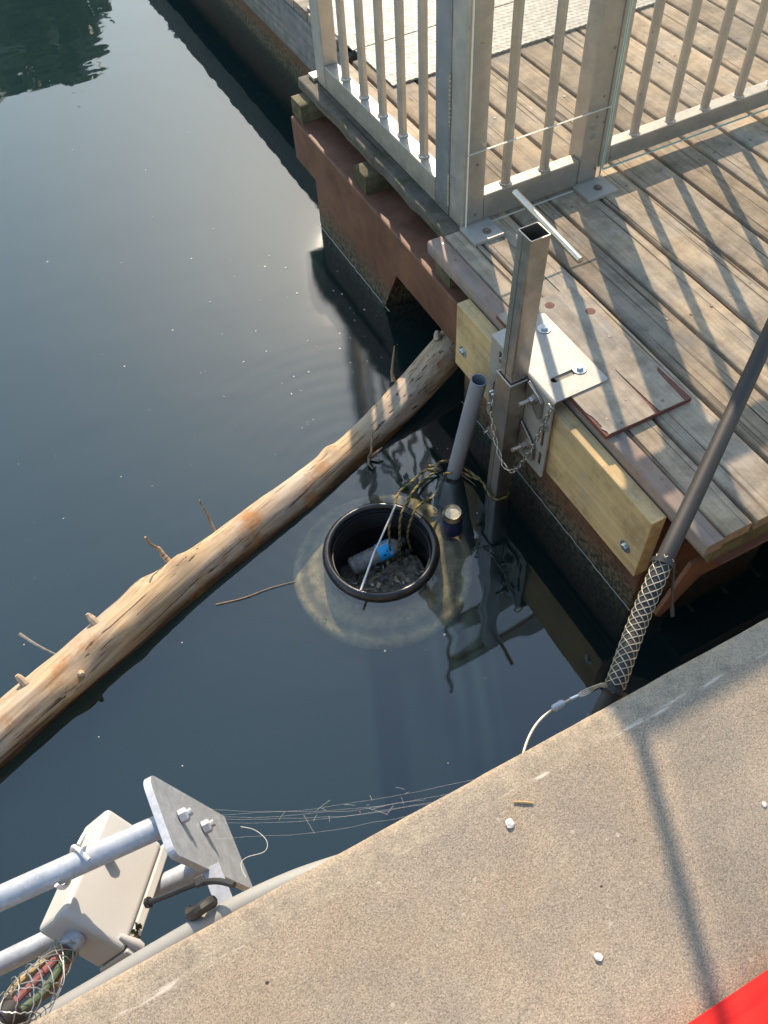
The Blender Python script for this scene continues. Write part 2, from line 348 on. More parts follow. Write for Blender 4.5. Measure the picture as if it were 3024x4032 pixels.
# ------------------------------------------------------------------ mesh helpers
class MB:
    def __init__(s): s.bm = bmesh.new(); s.mi = 0
    def _mark(s, faces):
        for f in faces: f.material_index = s.mi
    def box(s, x0, x1, y0, y1, z0, z1, mtx=None):
        co = [(x, y, z) for x in (x0, x1) for y in (y0, y1) for z in (z0, z1)]
        vs = [s.bm.verts.new(mtx @ Vector(c) if mtx else c) for c in co]
        fs = [(0, 1, 3, 2), (4, 6, 7, 5), (0, 4, 5, 1), (2, 3, 7, 6), (0, 2, 6, 4), (1, 5, 7, 3)]
        s._mark([s.bm.faces.new([vs[i] for i in f]) for f in fs]); return s
    def tube(s, pts, rad, seg=12, caps=True, closed=False, twist=0):
        pts = [Vector(p) for p in pts]; n = len(pts)
        rads = rad if isinstance(rad, (list, tuple)) else [rad] * n
        rings = []; up = None
        for i, p in enumerate(pts):
            if closed: t = pts[(i + 1) % n] - pts[i - 1]
            else: t = pts[min(i + 1, n - 1)] - pts[max(i - 1, 0)]
            t.normalize()
            if up is None:
                up = Vector((0, 0, 1)) if abs(t.z) < .9 else Vector((1, 0, 0))
            a = up - t * up.dot(t)
            if a.length < 1e-5: a = t.orthogonal()
            a.normalize(); up = a; b = t.cross(a)
            rings.append([s.bm.verts.new(p + (a * math.cos(2 * math.pi * k / seg + twist * i) + b * math.sin(2 * math.pi * k / seg + twist * i)) * rads[i]) for k in range(seg)])
        fs = []
        for i in range(n if closed else n - 1):
            A, B = rings[i], rings[(i + 1) % n]
            for k in range(seg): fs.append(s.bm.faces.new((A[k], A[(k + 1) % seg], B[(k + 1) % seg], B[k])))
        if caps and not closed:
            fs.append(s.bm.faces.new(rings[0][::-1])); fs.append(s.bm.faces.new(rings[-1]))
        s._mark(fs); return s
    def cyl(s, p0, p1, r0, r1=None, seg=16): return s.tube([p0, p1], [r0, r0 if r1 is None else r1], seg)
    def lathe(s, prof, c, axis=(0, 0, 1), seg=48, closed=False):
        """prof: (radius, height) list revolved about axis through c"""
        ax = Vector(axis).normalized(); a = ax.orthogonal().normalized(); b = ax.cross(a); c = Vector(c)
        rings = []
        for r, h in prof:
            if r < 1e-6: rings.append([s.bm.verts.new(c + ax * h)])
            else: rings.append([s.bm.verts.new(c + ax * h + (a * math.cos(2 * math.pi * k / seg) + b * math.sin(2 * math.pi * k / seg)) * r) for k in range(seg)])
        fs = []
        N = len(rings)
        for i in range(N if closed else N - 1):
            A, B = rings[i], rings[(i + 1) % N]
            for k in range(seg):
                k2 = (k + 1) % seg
                if len(A) == 1 and len(B) == 1: continue
                if len(A) == 1: fs.append(s.bm.faces.new((A[0], B[k2], B[k])))
                elif len(B) == 1: fs.append(s.bm.faces.new((A[k], A[k2], B[0])))
                else: fs.append(s.bm.faces.new((A[k], A[k2], B[k2], B[k])))
        s._mark(fs); return s
    def prism(s, poly, o, u, v, n, t, holes=()):
        """polygon (2-D list) in the plane o + a*u + b*v, extruded by t along n"""
        o, u, v, n = Vector(o), Vector(u), Vector(v), Vector(n)
        bm = bmesh.new(); edges = []
        for loop in [poly] + list(holes):
            vs = [bm.verts.new(o + u * a + v * b) for a, b in loop]
            edges += [bm.edges.new((vs[i], vs[(i + 1) % len(vs)])) for i in range(len(vs))]
        bmesh.ops.triangle_fill(bm, edges=edges, use_beauty=True, use_dissolve=False)
        r = bmesh.ops.extrude_face_region(bm, geom=bm.faces[:])
        bmesh.ops.translate(bm, vec=n * t, verts=[e for e in r['geom'] if isinstance(e, bmesh.types.BMVert)])
        me = bpy.data.meshes.new('tmp'); bm.to_mesh(me); bm.free()
        n0 = len(s.bm.faces); s.bm.from_mesh(me); bpy.data.meshes.remove(me)
        s.bm.faces.ensure_lookup_table(); s._mark(s.bm.faces[n0:]); return s
    def build(s, name, mat, parent=None, bevel=0, smooth=None, segs=2, angle=35):
        bmesh.ops.recalc_face_normals(s.bm, faces=s.bm.faces[:])
        me = bpy.data.meshes.new(name); s.bm.to_mesh(me); s.bm.free()
        for m in (mat if isinstance(mat, (list, tuple)) else [mat]): me.materials.append(m)
        o = bpy.data.objects.new(name, me); COL.objects.link(o)
        if parent is not None:
            o.parent = parent
            r = parent; off = Vector((0, 0, 0))
            while r is not None: off += r.location; r = r.parent
            o.location = -off
        if smooth is None: smooth = not bevel
        if smooth:
            for p in me.polygons: p.use_smooth = True
            try: me.set_sharp_from_angle(angle=R(angle))
            except Exception: pass
        if bevel:
            b = o.modifiers.new('bevel', 'BEVEL'); b.width = bevel; b.segments = segs; b.limit_method = 'ANGLE'; b.angle_limit = R(40)
        return o

def tag(o, label=None, cat=None, group=None, kind=None):
    if label: o['label'] = label
    if cat: o['category'] = cat
    if group: o['group'] = group
    if kind: o['kind'] = kind
    return o
def thing(name, loc, label, cat, group=None):
    o = bpy.data.objects.new(name, None); o.empty_display_size = .05; COL.objects.link(o); o.location = loc
    return tag(o, label, cat, group)
def roundrect(x0, x1, y0, y1, r, n=4, corners=(1, 1, 1, 1)):
    out = []
    for ci, (cx, cy, a0) in enumerate(((x1 - r, y1 - r, 0), (x0 + r, y1 - r, 90), (x0 + r, y0 + r, 180), (x1 - r, y0 + r, 270))):
        if not corners[ci]:
            out.append(((x1, y1), (x0, y1), (x0, y0), (x1, y0))[ci]); continue
        for k in range(n + 1):
            a = R(a0 + 90 * k / n); out.append((cx + r * math.cos(a), cy + r * math.sin(a)))
    return out
def spline(pts, n=8):
    P = [Vector(p) for p in pts]; out = []
    for i in range(len(P) - 1):
        p0, p1, p2, p3 = P[max(i - 1, 0)], P[i], P[i + 1], P[min(i + 2, len(P) - 1)]
        for k in range(n):
            t = k / n
            out.append(.5 * ((2 * p1) + (-p0 + p2) * t + (2 * p0 - 5 * p1 + 4 * p2 - p3) * t * t + (-p0 + 3 * p1 - 3 * p2 + p3) * t ** 3))
    out.append(P[-1]); return out
def hexbolt(name, p, n, r, h, mat, parent, washer=0, wmat=None):
    p, n = Vector(p), Vector(n).normalized(); mb = MB()
    if washer: mb.lathe([(0, 0), (washer, 0), (washer, .0025), (0, .0025)], p, n, 20)
    a = n.orthogonal()
    mb.tube([p, p + n * h * .8, p + n * h], [r, r, r * .82], 6)
    return mb.build(name, mat, parent, smooth=False)

# ================================================================== SETTING
# water: one closed body with a well cut out where the skimmer bin stands
BIN = (.567, 1.325)
mb = MB(); bm = mb.bm; SEG = 64; WELL = -.735
def ring(r, z, cx, cy): return [bm.verts.new((cx + r * math.cos(2 * math.pi * k / SEG), cy + r * math.sin(2 * math.pi * k / SEG), z)) for k in range(SEG)]
r0 = ring(.157, WELL, *BIN); r1 = ring(.157, ZW, *BIN); r2 = ring(5, ZW, *BIN); r3 = ring(90, ZW, *BIN); r4 = ring(90, -2.2, *BIN)
bm.faces.new(r0)
for A, B in ((r0, r1), (r1, r2), (r2, r3), (r3, r4)):
    for k in range(SEG): bm.faces.new((A[k], A[(k + 1) % SEG], B[(k + 1) % SEG], B[k]))
bm.faces.new(r4)
o = mb.build('water', M['water'], smooth=False); tag(o, kind='structure')
mb = MB(); mb.lathe([(0, 0), (95, 0), (95, -.2), (0, -.2)], (0, 0, -2.22), seg=48)
tag(mb.build('lake_bed', M['mud'], smooth=False), kind='structure')

# quay: concrete with a slightly rough rounded lip
mb = MB(); bm = mb.bm; nx = 260; xs = [-3 + 7 * i / nx for i in range(nx + 1)]
prof = [(-3, .38), (.20, .38), (.302, .380), (.330, .3797), (.340, .3785), (.3445, .375), (.346, .368), (.346, .30), (.346, -.2), (.346, -2.1), (-3, -2.1)]
rows = []
for x in xs:
    rr = []
    for j, (y, z) in enumerate(prof):
        d = mnoise.noise(Vector((x * 9, y * 9, z * 9))) * .0005 + mnoise.noise(Vector((x * 60, y * 60, z * 60))) * .0008 if 2 <= j <= 7 else 0
        rr.append(bm.verts.new((x, y + d, z + d * .35)))
    rows.append(rr)
for i in range(nx):
    for j in range(len(prof)):
        j2 = (j + 1) % len(prof)
        bm.faces.new((rows[i][j], rows[i][j2], rows[i + 1][j2], rows[i + 1][j]))
bm.faces.new(rows[0][::-1]); bm.faces.new(rows[-1])
tag(mb.build('quay', M['concrete'], smooth=True, angle=50), kind='structure')

# far bank with trees and a lamp (seen mirrored in the water)
mb = MB(); bm = mb.bm; n = 60; rows = []
for i in range(n + 1):
    a = R(60 + 70 * i / n); rr = []
    for d, z in ((21.5, -2.0), (22.5, -.3), (25, .6), (40, 1.5)):
        dd = d + mnoise.noise(Vector((i * .3, 0, d))) * .8
        rr.append(bm.verts.new((dd * math.cos(a), dd * math.sin(a), z + mnoise.noise(Vector((i * .5, d, 3))) * .25)))
    rows.append(rr)
for i in range(n):
    for j in range(3): bm.faces.new((rows[i][j], rows[i + 1][j], rows[i + 1][j + 1], rows[i][j + 1]))
tag(mb.build('far_bank', M['bank']), kind='structure')

def tree(x, y, h, cr, label, seed):
    rnd = random.Random(seed)
    t = thing('bank_tree', (x, y, .3), label, 'tree', 'trees on the far bank')
    mb = MB(); mb.tube([(x, y, .1), (x + .1, y, h * .35), (x + .05, y + .1, h * .75)], [.22, .16, .05], 9)
    for k in range(6):
        a = rnd.uniform(0, 6.28); z = h * rnd.uniform(.28, .6)
        mb.tube([(x + .07, y, z), (x + math.cos(a) * cr * .45, y + math.sin(a) * cr * .45, z + h * .12), (x + math.cos(a) * cr * .8, y + math.sin(a) * cr * .8, z + h * .18)], [.08, .05, .02], 6)
    mb.build('trunk', M['bark'], t)
    mb = MB(); bm = mb.bm
    blobs = [(rnd.uniform(-1, 1) * cr * .75, rnd.uniform(-1, 1) * cr * .75, h * rnd.uniform(.35, .86), cr * rnd.uniform(.28, .5)) for _ in range(16)]
    for bx, by, bz, br in blobs:
        for _ in range(130):
            d = Vector((rnd.gauss(0, 1), rnd.gauss(0, 1), rnd.gauss(0, 1))).normalized() * br * rnd.uniform(.55, 1.05)
            p = Vector((x + bx, y + by, bz)) + d
            u = Vector((rnd.gauss(0, 1), rnd.gauss(0, 1), rnd.gauss(0, 1))).normalized(); v = u.orthogonal(); s = rnd.uniform(.22, .42)
            vs = [bm.verts.new(p + u * s), bm.verts.new(p + v * s * .6), bm.verts.new(p - u * s), bm.verts.new(p - v * s * .6)]
            bm.faces.new(vs)
    mb.build('crown', M['leaf'], t, smooth=False)
def pol(az, d): return d * math.cos(R(az)), d * math.sin(R(az))
for az, d, h, cr, lb, sd in ((92, 24, 9.6, 3.0, 'tallest dark tree mirrored at the left edge of the water', 1), (88, 24.5, 8.8, 2.6, 'rounded tree on the far bank, second from the left in its reflection', 2),
                             (84.6, 25, 8.1, 2.2, 'tree with jagged crown, third from the left in the mirrored row', 3), (81.3, 25, 7.3, 1.9, 'lowest tree of the mirrored row, nearest the mirrored lamp post', 4)):
    x, y = pol(az, d); tree(x, y, h, cr, lb, sd)
x, y = pol(76.9, 18.5)
t = thing('lamp_post', (x, y, -.6), 'dark lamp post with a hooked arm, seen mirrored at the top of the water', 'lamp post')
mb = MB(); mb.tube([(x, y, -1.6), (x, y, 3.6), (x, y, 5.2)], [.13, .12, .11], 12)
mb.tube(spline([(x, y, 5.1), (x + .1, y, 5.38), (x + .35, y, 5.45), (x + .55, y, 5.30)], 5), .085, 8); mb.build('post', M['alu_dark'], t)
mb = MB(); mb.lathe([(0, .14), (.08, .12), (.2, 0), (.0, -.02)], (x + .58, y, 5.17), seg=16); mb.build('lamp_head', M['alu_dark'], t)

# ================================================================== FLOATING DOCK
def plank(mb_name, x0, x1, y0, y1, z0, z1, mat, parent, seed, rag=.0012, along='y', n=26):
    """board with a slightly uneven edge and crowned, worn top"""
    rnd = random.Random(seed); mb = MB(); bm = mb.bm; rings = []
    if along == 'y': L0, L1, A0, A1 = y0, y1, x0, x1
    else: L0, L1, A0, A1 = x0, x1, y0, y1
    e = .004
    cs = [(A0, z0), (A0, z1 - e), (A0 + e, z1)] + [(A0 + (A1 - A0) * f, z1) for f in (.25, .5, .75)] + [(A1 - e, z1), (A1, z1 - e), (A1, z0)]
    for i in range(n + 1):
        t = L0 + (L1 - L0) * i / n; rr = []
        for a, z in cs:
            da = mnoise.noise(Vector((a * 31 + seed, t * 7, 0))) * rag * 1.6 + mnoise.noise(Vector((a * 31 + seed, t * 38, 2))) * rag
            dz = mnoise.noise(Vector((a * 12 + seed * 3, t * 3, 5))) * .0014 if z > z0 else 0
            rr.append(bm.verts.new((a + da, t, z + dz) if along == 'y' else (t, a + da, z + dz)))
        rings.append(rr)
    m = len(cs)
    for i in range(n):
        for j in range(m): bm.faces.new((rings[i][j], rings[i][(j + 1) % m], rings[i + 1][(j + 1) % m], rings[i + 1][j]))
    bm.faces.new(rings[0][::-1]); bm.faces.new(rings[-1])
    return mb.build(mb_name, mat, parent, smooth=True, angle=50)

dock = thing('floating_dock', (2.2, 1.9, -.11), 'weathered plank floating dock on a red-brown steel frame with fence along its edge', 'dock')
gaps = [1.234, 1.388, 1.536, 1.684, 1.829, 1.980]
while gaps[-1] < 3.5: gaps.append(gaps[-1] + .148 + random.uniform(-.001, .001))
o = plank('deck_plank', 1.160, 1.231, 1.965, 3.115, -.038, -.001, M['deck_edge'], dock, 11, .0045)
plank('deck_plank', 1.150, 1.231, .655, 1.962, -.038, -.001, M['deck'], dock, 12, .0018)
for i in range(len(gaps) - 1):
    plank('deck_plank', gaps[i] + .0068, gaps[i + 1] - .0068, .655 + random.uniform(-.004, .006), 3.115 + random.uniform(-.01, .005), -.038, random.uniform(-.0015, .0012), M['deck'], dock, 20 + i, .0014)
tr_ = plank('edge_trim', 1.092, 1.144, .650, 1.965, -.040, .0015, M['trim'], dock, 60, .0007)
tag(tr_, 'newer reddish board along the deck edge')
mb = MB()
for p in ((1.128, .672), (1.112, .76), (1.128, .86), (1.118, 1.02), (1.12, 1.84), (1.128, 1.93)):
    mb.lathe([(0, .0006), (.0042, .0006), (.0046, 0)], (p[0], p[1], .0018), seg=12)
for k in range(1, len(gaps) - 1):
    for yj in (.70, 1.30, 1.89, 2.46):
        for dx in (.035, .112): 
            mb.lathe([(0, .0012), (.0042, .0012), (.0046, 0)], (gaps[k] + dx + random.uniform(-.008, .008), yj + random.uniform(-.012, .012), .0008), seg=10)
mb.build('screw', M['bolt_old'], dock)['kind'] = 'stuff'
for y0 in (.658, 1.255, 1.85, 2.435, 2.985):
    x0 = 1.135 if y0 < .7 else 1.108
    plank('joist', x0, 3.45, y0, y0 + .095, -.110, -.042, M['joist'], dock, int(y0 * 50), .002, 'x', 30)
mb = MB(); mb.box(1.090, 1.29, .80, 3.065, -.29, -.111)
mb.build('side_beam', M['rust'], dock, bevel=.006)
mb = MB(); mb.box(1.292, 3.45, .69, .80, -.21, -.112)
mb.prism([(1.10, -.112), (1.288, -.112), (1.288, -.205), (1.155, -.205), (1.065, -.34), (1.045, -.315)], (0, .672, 0), (1, 0, 0), (0, 0, 1), (0, 1, 0), .012)
mb.box(1.16, 3.45, .640, .80, -.118, -.1115)
mb.build('cross_beam', M['rust'], dock, bevel=.0015)
def pontoon(y0, y1, x1, gus):
    mb = MB(); mb.box(1.104, x1, y0, y1, -.72, -.292)
    o = mb.build('pontoon', M['rust'], dock, bevel=.008)
pontoon(.80, 1.74, 1.62, 1); pontoon(2.33, 2.92, 1.62, 1)
mb = MB(); mb.prism([(2.33, -.292), (2.20, -.292), (2.33, -.55)], (1.096, 0, 0), (0, 1, 0), (0, 0, 1), (1, 0, 0), .01)
mb.build('gusset', M['rust'], dock)
mb = MB(); mb.box(1.043, 1.087, .777, 1.700, -.272, -.030)
mbrd = mb.build('mounting_board', M['board'], dock, bevel=.003); tag(mbrd, 'clean yellow spruce board bolted to the side')
hexbolt('bolt', (1.043, 1.654, -.187), (-1, 0, 0), .0105, .009, M['bolt'], mbrd, .0185)
hexbolt('bolt', (1.043, .832, -.198), (-1, 0, 0), .0105, .009, M['bolt'], mbrd, .0185)
# painted glint of the meniscus where water meets the steel, as a pale tube
mb = MB()
for (y0, y1) in ((.79, 1.74), (2.28, 2.92)):
    pts = [(1.1005 - .002 + mnoise.noise(Vector((t * 30, 1, 2))) * .0035, t, ZW + .001) for t in [y0 + (y1 - y0) * i / 90 for i in range(91)]]
    mb.tube(pts, .0014, 5)
o = mb.build('glint_line', M['meniscus_glint']); tag(o, 'thin painted glint line on the water along the steel float', 'highlight', kind='stuff')

# far dock
dock2 = thing('floating_dock', (2.3, 5, -.11), 'further floating dock behind the fence with grey timber side beam', 'dock')
yy = 3.30; k = 0
while yy < 7.4:
    plank('deck_plank', 1.415, 3.4, yy, yy + .138, -.038, random.uniform(-.001, .001), M['deck_x'], dock2, 200 + k, .0014, 'x'); yy += .147; k += 1
plank('side_beam', 1.40, 1.445, 3.22, 7.5, -.235, -.040, M['waler'], dock2, 300, .002)
plank('side_beam', 1.445, 3.4, 3.22, 3.265, -.20, -.04, M['waler'], dock2, 301, .002, 'x')
mb = MB(); mb.box(1.52, 2.1, 3.26, 7.5, -.75, -.205); mb.build('pontoon', M['rust'], dock2, bevel=.008)

# tread plates bridging the two docks
def tread(x0, x1, y0, y1, z, label):
    mb = MB(); bm = mb.bm; st = .0035; nx = int((x1 - x0) / st); ny = int((y1 - y0) / st); P = .026
    rows = []
    for j in range(ny + 1):
        rr = []
        for i in range(nx + 1):
            x = x0 + (x1 - x0) * i / nx; y = y0 + (y1 - y0) * j / ny
            h = 0
            u, v = x / P, y / P
            for par in (0, 1):
                cu, cv = (math.floor(u - .5 * par) + .5 + .5 * par), (math.floor(v) + .5)
                iu, iv = math.floor(u - .5 * par), math.floor(v)
                du, dv = (u - cu), (v - cv)
                if (iv + par) % 2 == 0: a, b = du * .8 - dv * .6, du * .6 + dv * .8
                else: a, b = du * .8 + dv * .6, -du * .6 + dv * .8
                if (iv % 2) != par: continue
                q = (a / .50) ** 2 + (b / .17) ** 2
                if q < 1: h = max(h, .0022 * math.sqrt(1 - q))
            rr.append(bm.verts.new((x, y, z + .006 + h)))
        rows.append(rr)
    for j in range(ny):
        for i in range(nx): bm.faces.new((rows[j][i], rows[j][i + 1], rows[j + 1][i + 1], rows[j + 1][i]))
    lo = [bm.verts.new((a, b, z)) for a, b in ((x0, y0), (x1, y0), (x1, y1), (x0, y1))]
    bm.faces.new(lo[::-1])
    sides = [[rows[0][i] for i in range(nx + 1)], [rows[j][nx] for j in range(ny + 1)], [rows[ny][i] for i in range(nx, -1, -1)], [rows[j][0] for j in range(ny, -1, -1)]]
    for q, sd in enumerate(sides): bm.faces.new([lo[(q + 1) % 4], lo[q]][::1] + sd)
    o = mb.build('tread_plate', M['tread'], smooth=True, angle=30); tag(o, label, 'tread plate', 'tread plates over the gap between docks')
tread(1.437, 2.7, 2.847, 3.168, .0025, 'diamond-pattern metal plate nearer the fence corner, across the gap in the dock')
tread(1.43, 2.7, 3.176, 3.62, .0025, 'diamond-pattern metal plate on the far side of the seam, farther from the fence')

# ================================================================== FENCE
fence = thing('fence', (1.25, 2.0, 0), 'tall weathered aluminium fence with round bars and clear acrylic panels at the deck corner', 'fence')
def post(x0, x1, y0, y1, z1, mat='alu', z0=.001):
    mb = MB(); mb.box(x0, x1, y0, y1, z0, z1); return mb.build('post', M[mat], fence, bevel=.004)
post(1.212, 1.272, 2.968, 3.048, 1.65)
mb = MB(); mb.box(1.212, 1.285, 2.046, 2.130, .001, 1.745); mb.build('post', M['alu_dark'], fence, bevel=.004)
mb = MB(); mb.box(1.214, 1.292, 1.962, 2.043, .001, 1.745); mb.build('post', M['alu'], fence, bevel=.004)
for z0_, z1_ in ((.30, .46), (.04, .15)):
    mb = MB(); zs = [z0_ + (z1_ - z0_) * k / 40 for k in range(41)]
    mb.tube([(1.2118, 2.0445, z) for z in zs], [.0036 + .0011 * math.sin(k * 1.9) for k in range(41)], 7); mb.build('weld_bead', M['rail'], fence)
post(1.652, 1.724, 1.962, 2.030, 1.745)
mb = MB(); mb.tube([(1.258, 2.04, 1.74), (1.258, 2.04, 2.62)], .013, 12); mb.build('pole', M['alu'], fence)
post(1.733, 1.772, 1.968, 2.016, 1.69, z0=.04)
# rails
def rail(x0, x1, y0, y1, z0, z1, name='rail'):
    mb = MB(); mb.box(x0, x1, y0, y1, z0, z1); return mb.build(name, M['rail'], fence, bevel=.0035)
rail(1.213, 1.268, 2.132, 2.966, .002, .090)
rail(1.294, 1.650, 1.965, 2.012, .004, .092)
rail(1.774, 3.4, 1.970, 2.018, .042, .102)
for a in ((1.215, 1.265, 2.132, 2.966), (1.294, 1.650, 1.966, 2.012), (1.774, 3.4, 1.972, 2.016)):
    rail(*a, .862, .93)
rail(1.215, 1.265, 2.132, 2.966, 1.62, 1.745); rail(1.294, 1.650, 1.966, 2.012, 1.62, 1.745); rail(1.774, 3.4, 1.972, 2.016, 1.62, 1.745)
rail(1.24, 2.7, 1.975, 2.01, 2.10, 2.26)
mb = MB(); mb.tube([(2.05, 1.99, 1.74), (2.05, 1.99, 2.10)], .017, 12); mb.build('pole', M['alu'], fence)
mb = MB(); mb.box(1.28, 2.7, 1.985, 1.991, 1.76, 2.095); mb.build('acrylic_panel', M['acrylic'], fence, smooth=False)
# bars: one built, the others copied
def weld_ring(mb, x, y, z, r):
    pts = [(x + math.cos(a) * (r + .001), y + math.sin(a) * (r + .001), z + .001) for a in [2 * math.pi * k / 22 for k in range(22)]]
    mb.tube(pts, [.0048 + .0015 * math.sin(k * 2.4) for k in range(22)], 6, closed=True)
mb = MB(); z0 = .0905; mb.tube([(1.243, 2.841, z0 - .002), (1.243, 2.841, .862)], .0148, 18, caps=False); weld_ring(mb, 1.243, 2.841, z0, .0145)
bar = mb.build('baluster', M['alu'], fence)
def bar_copy(x, y, z):
    c = bar.copy(); COL.objects.link(c); c.parent = fence
    c.location = bar.location + Vector((x - 1.243, y - 2.841, z - .0905))
for y in (2.692, 2.548, 2.404, 2.258): bar_copy(1.243, y, .0905)
for x in (1.385, 1.529): bar_copy(x, 1.988, .0925)
for k in range(11): bar_copy(1.882 + .1445 * k, 1.994, .1)
# base plates
for (x0, x1, y0, y1, bx, by) in ((1.205, 1.310, 1.864, 1.961, 1.268, 1.90), (1.630, 1.745, 1.868, 1.961, 1.694, 1.908), (1.20, 1.30, 3.05, 3.10, 1.25, 3.08)):
    mb = MB(); mb.box(x0, x1, y0, y1, .0012, .013); bp_ = mb.build('base_plate', M['plate'], fence, bevel=.001)
    hexbolt('bolt', (bx, by, .0131), (0, 0, 1), .0085, .008, M['bolt_old'], bp_, .014)
# clear panels with visible edges
def panel(x0, x1, z0, z1, edge, y=1.953, t=.006):
    mb = MB(); mb.box(x0, x1, y - t, y, z0, z1); p = mb.build('acrylic_panel', M['acrylic'], fence, smooth=False)
    mb = MB()
    mb.box(x0, x1, y - t - .0002, y + .0002, z0 - .0016, z0 - .0001); mb.box(x0 - .0016, x0 - .0001, y - t - .0002, y + .0002, z0, z1); mb.box(x1 + .0001, x1 + .0016, y - t - .0002, y + .0002, z0, z1)
    mb.build('panel_edge', M[edge], p)
panel(1.222, 1.728, .003, .2550, 'ac_edge2'); panel(1.222, 1.728, .2590, 1.70, 'ac_edge2')
panel(1.737, 3.3, .043, 1.7, 'ac_edge')
mb = MB(); mb.box(1.2275, 1.2335, 2.14, 2.96, .94, 1.61); mb.build('acrylic_panel', M['acrylic'], fence, smooth=False)
mb = MB()
for p in ((1.70, .44), (1.69, .30), (1.676, .24), (1.706, .215), (1.70, .06), (1.252, .22), (1.252, .05), (1.756, .08)):
    mb.lathe([(0, .002), (.0042, .002), (.0046, 0)], (p[0], 1.9468, p[1]), (0, -1, 0), 10)
mb.build('screw', M['bolt_old'], fence)['kind'] = 'stuff'
mb = MB()
for z in (.33, .30): mb.lathe([(0, .0015), (.011, .001), (.012, 0)], (1.753, 1.9675, z), (0, -1, 0), 18)
for z in (.20, .168): mb.lathe([(0, .0015), (.011, .001), (.012, 0)], (1.684, 1.9615, z), (0, -1, 0), 18)
mb.build('plug', M['alu_dark'], fence)['kind'] = 'stuff'

# ================================================================== PLYWOOD PATCH
pp = thing('plywood_patch', (1.21, 1.29, 0), 'worn plywood sheet with red edges lying on the planks under the steel plate', 'plywood')
mb = MB(); bm = mb.bm; n = 60
# delaminated top veneer: ragged strips at the near end
def ply_poly():
    pts = [(1.084, 1.553), (1.084, 1.06), (1.094, 1.030)]
    return pts
mb.prism([(1.086, 1.553), (1.083, 1.028), (1.352, 1.026), (1.338, 1.545)], (0, 0, .0022), (1, 0, 0), (0, 1, 0), (0, 0, 1), .0125)
mb.build('ply_core', M['ply_red'], pp, bevel=.001)
rnd = random.Random(5)
edge = [(1.087, 1.552), (1.0845, 1.30), (1.086, 1.20), (1.085, 1.12)]
for k in range(9): edge.append((1.086 + rnd.uniform(.0, .008), 1.10 - k * .0075))
edge += [(1.092, 1.030), (1.15, 1.029), (1.185, 1.028), (1.235, 1.029), (1.2385, 1.06), (1.2405, 1.12), (1.241, 1.20), (1.2435, 1.21), (1.246, 1.13), (1.249, 1.06), (1.252, 1.029), (1.328, 1.028), (1.330, 1.06), (1.332, 1.12), (1.336, 1.15), (1.3455, 1.16), (1.341, 1.30), (1.3365, 1.543)]
mb = MB(); mb.prism(edge, (0, 0, .0149), (1, 0, 0), (0, 1, 0), (0, 0, 1), .0025); mb.build('veneer', M['ply'], pp, smooth=False)
for cx, cy, a in ((1.237, 1.509, .1), (1.322, 1.430, .6)):
    mb = MB(); mb.lathe([(0, .0003), (.013, .0003), (.0145, 0)], (cx, cy, .01745), seg=20)
    mb.build('knot_plug', M['ply_red'], pp)
mb = MB()
for cx, cy in ((1.118, 1.075), (1.142, 1.046), (1.305, 1.32), (1.28, 1.055), (1.20, 1.105)): mb.lathe([(0, .0008), (.0042, .0008), (.0046, 0)], (cx, cy, .01745), seg=10)
mb.build('nail_head', M['bolt_old'], pp)['kind'] = 'stuff'

# ================================================================== STEEL POST BRACKET
br = thing('steel_post_bracket', (1.0, 1.33, 0), 'square stainless steel post clamped to an angled mounting plate at the deck edge', 'steel bracket')
PT = .0042
def slot(x0, x1, y0, y1, n=6):
    r = min(x1 - x0, y1 - y0) / 2; return roundrect(x0, x1, y0, y1, r * .999, n)
zp = .0182
mb = MB(); mb.prism(roundrect(1.040, 1.203, 1.183, 1.487, .007, 4, (1, 0, 0, 1)), (0, 0, zp), (1, 0, 0), (0, 1, 0), (0, 0, 1), PT, [slot(1.068, 1.172, 1.243, 1.262)])
# bend + vertical leg
bend = []
for k in range(7):
    a = R(90 + 90 * k / 6); bend.append((1.040 + (.010) * math.cos(a), zp + PT - .010 + .010 * math.sin(a)))
inn = []
for k in range(7):
    a = R(180 - 90 * k / 6); inn.append((1.040 + (.010 - PT) * math.cos(a), zp + PT - .010 + (.010 - PT) * math.sin(a)))
mb.prism(bend + inn, (0, 1.183, 0), (1, 0, 0), (0, 0, 1), (0, 1, 0), .304)
legp = [(1.183, zp - .006), (1.183, -.285), (1.190, -.296), (1.478, -.296), (1.487, -.287), (1.487, zp - .006)]
mb.prism(legp, (1.030, 0, 0), (0, 1, 0), (0, 0, 1), (1, 0, 0), PT, [slot(1.200, 1.212, -.175, -.10), slot(1.200, 1.212, -.255, -.20), slot(1.432, 1.444, -.05, -.005)])
mb.build('mounting_plate', M['plate'], br, smooth=False)
tilt = Matrix.Translation((0, 0, 0))
# square tube (hollow), leaning very slightly
def sq(cx, cy, z, s): return [(cx - s, cy - s, z), (cx + s, cy - s, z), (cx + s, cy + s, z), (cx - s, cy + s, z)]
mb = MB(); bm = mb.bm; hw = .0275; th = .003
TOPC, BOTC = (1.0068, 1.3165, .471), (1.0008, 1.358, -.78)
def rsq(c, s, r=.004):
    return [bm.verts.new((c[0] + x, c[1] + y, c[2])) for x, y in roundrect(-s, s, -s, s, r, 3)]
ot, it = rsq(TOPC, hw), rsq(TOPC, hw - th, .0025); ob, ib = rsq(BOTC, hw), rsq(BOTC, hw - th, .0025)
N = len(ot)
for A, B in ((ot, it), (it, ib), (ib, ob), (ob, ot)):
    for k in range(N): bm.faces.new((A[k], A[(k + 1) % N], B[(k + 1) % N], B[k]))
mb.build('square_tube', M['steel'], br, smooth=True, angle=60)
def tc(z):
    f = (z - BOTC[2]) / (TOPC[2] - BOTC[2]); return Vector(BOTC).lerp(Vector(TOPC), f)
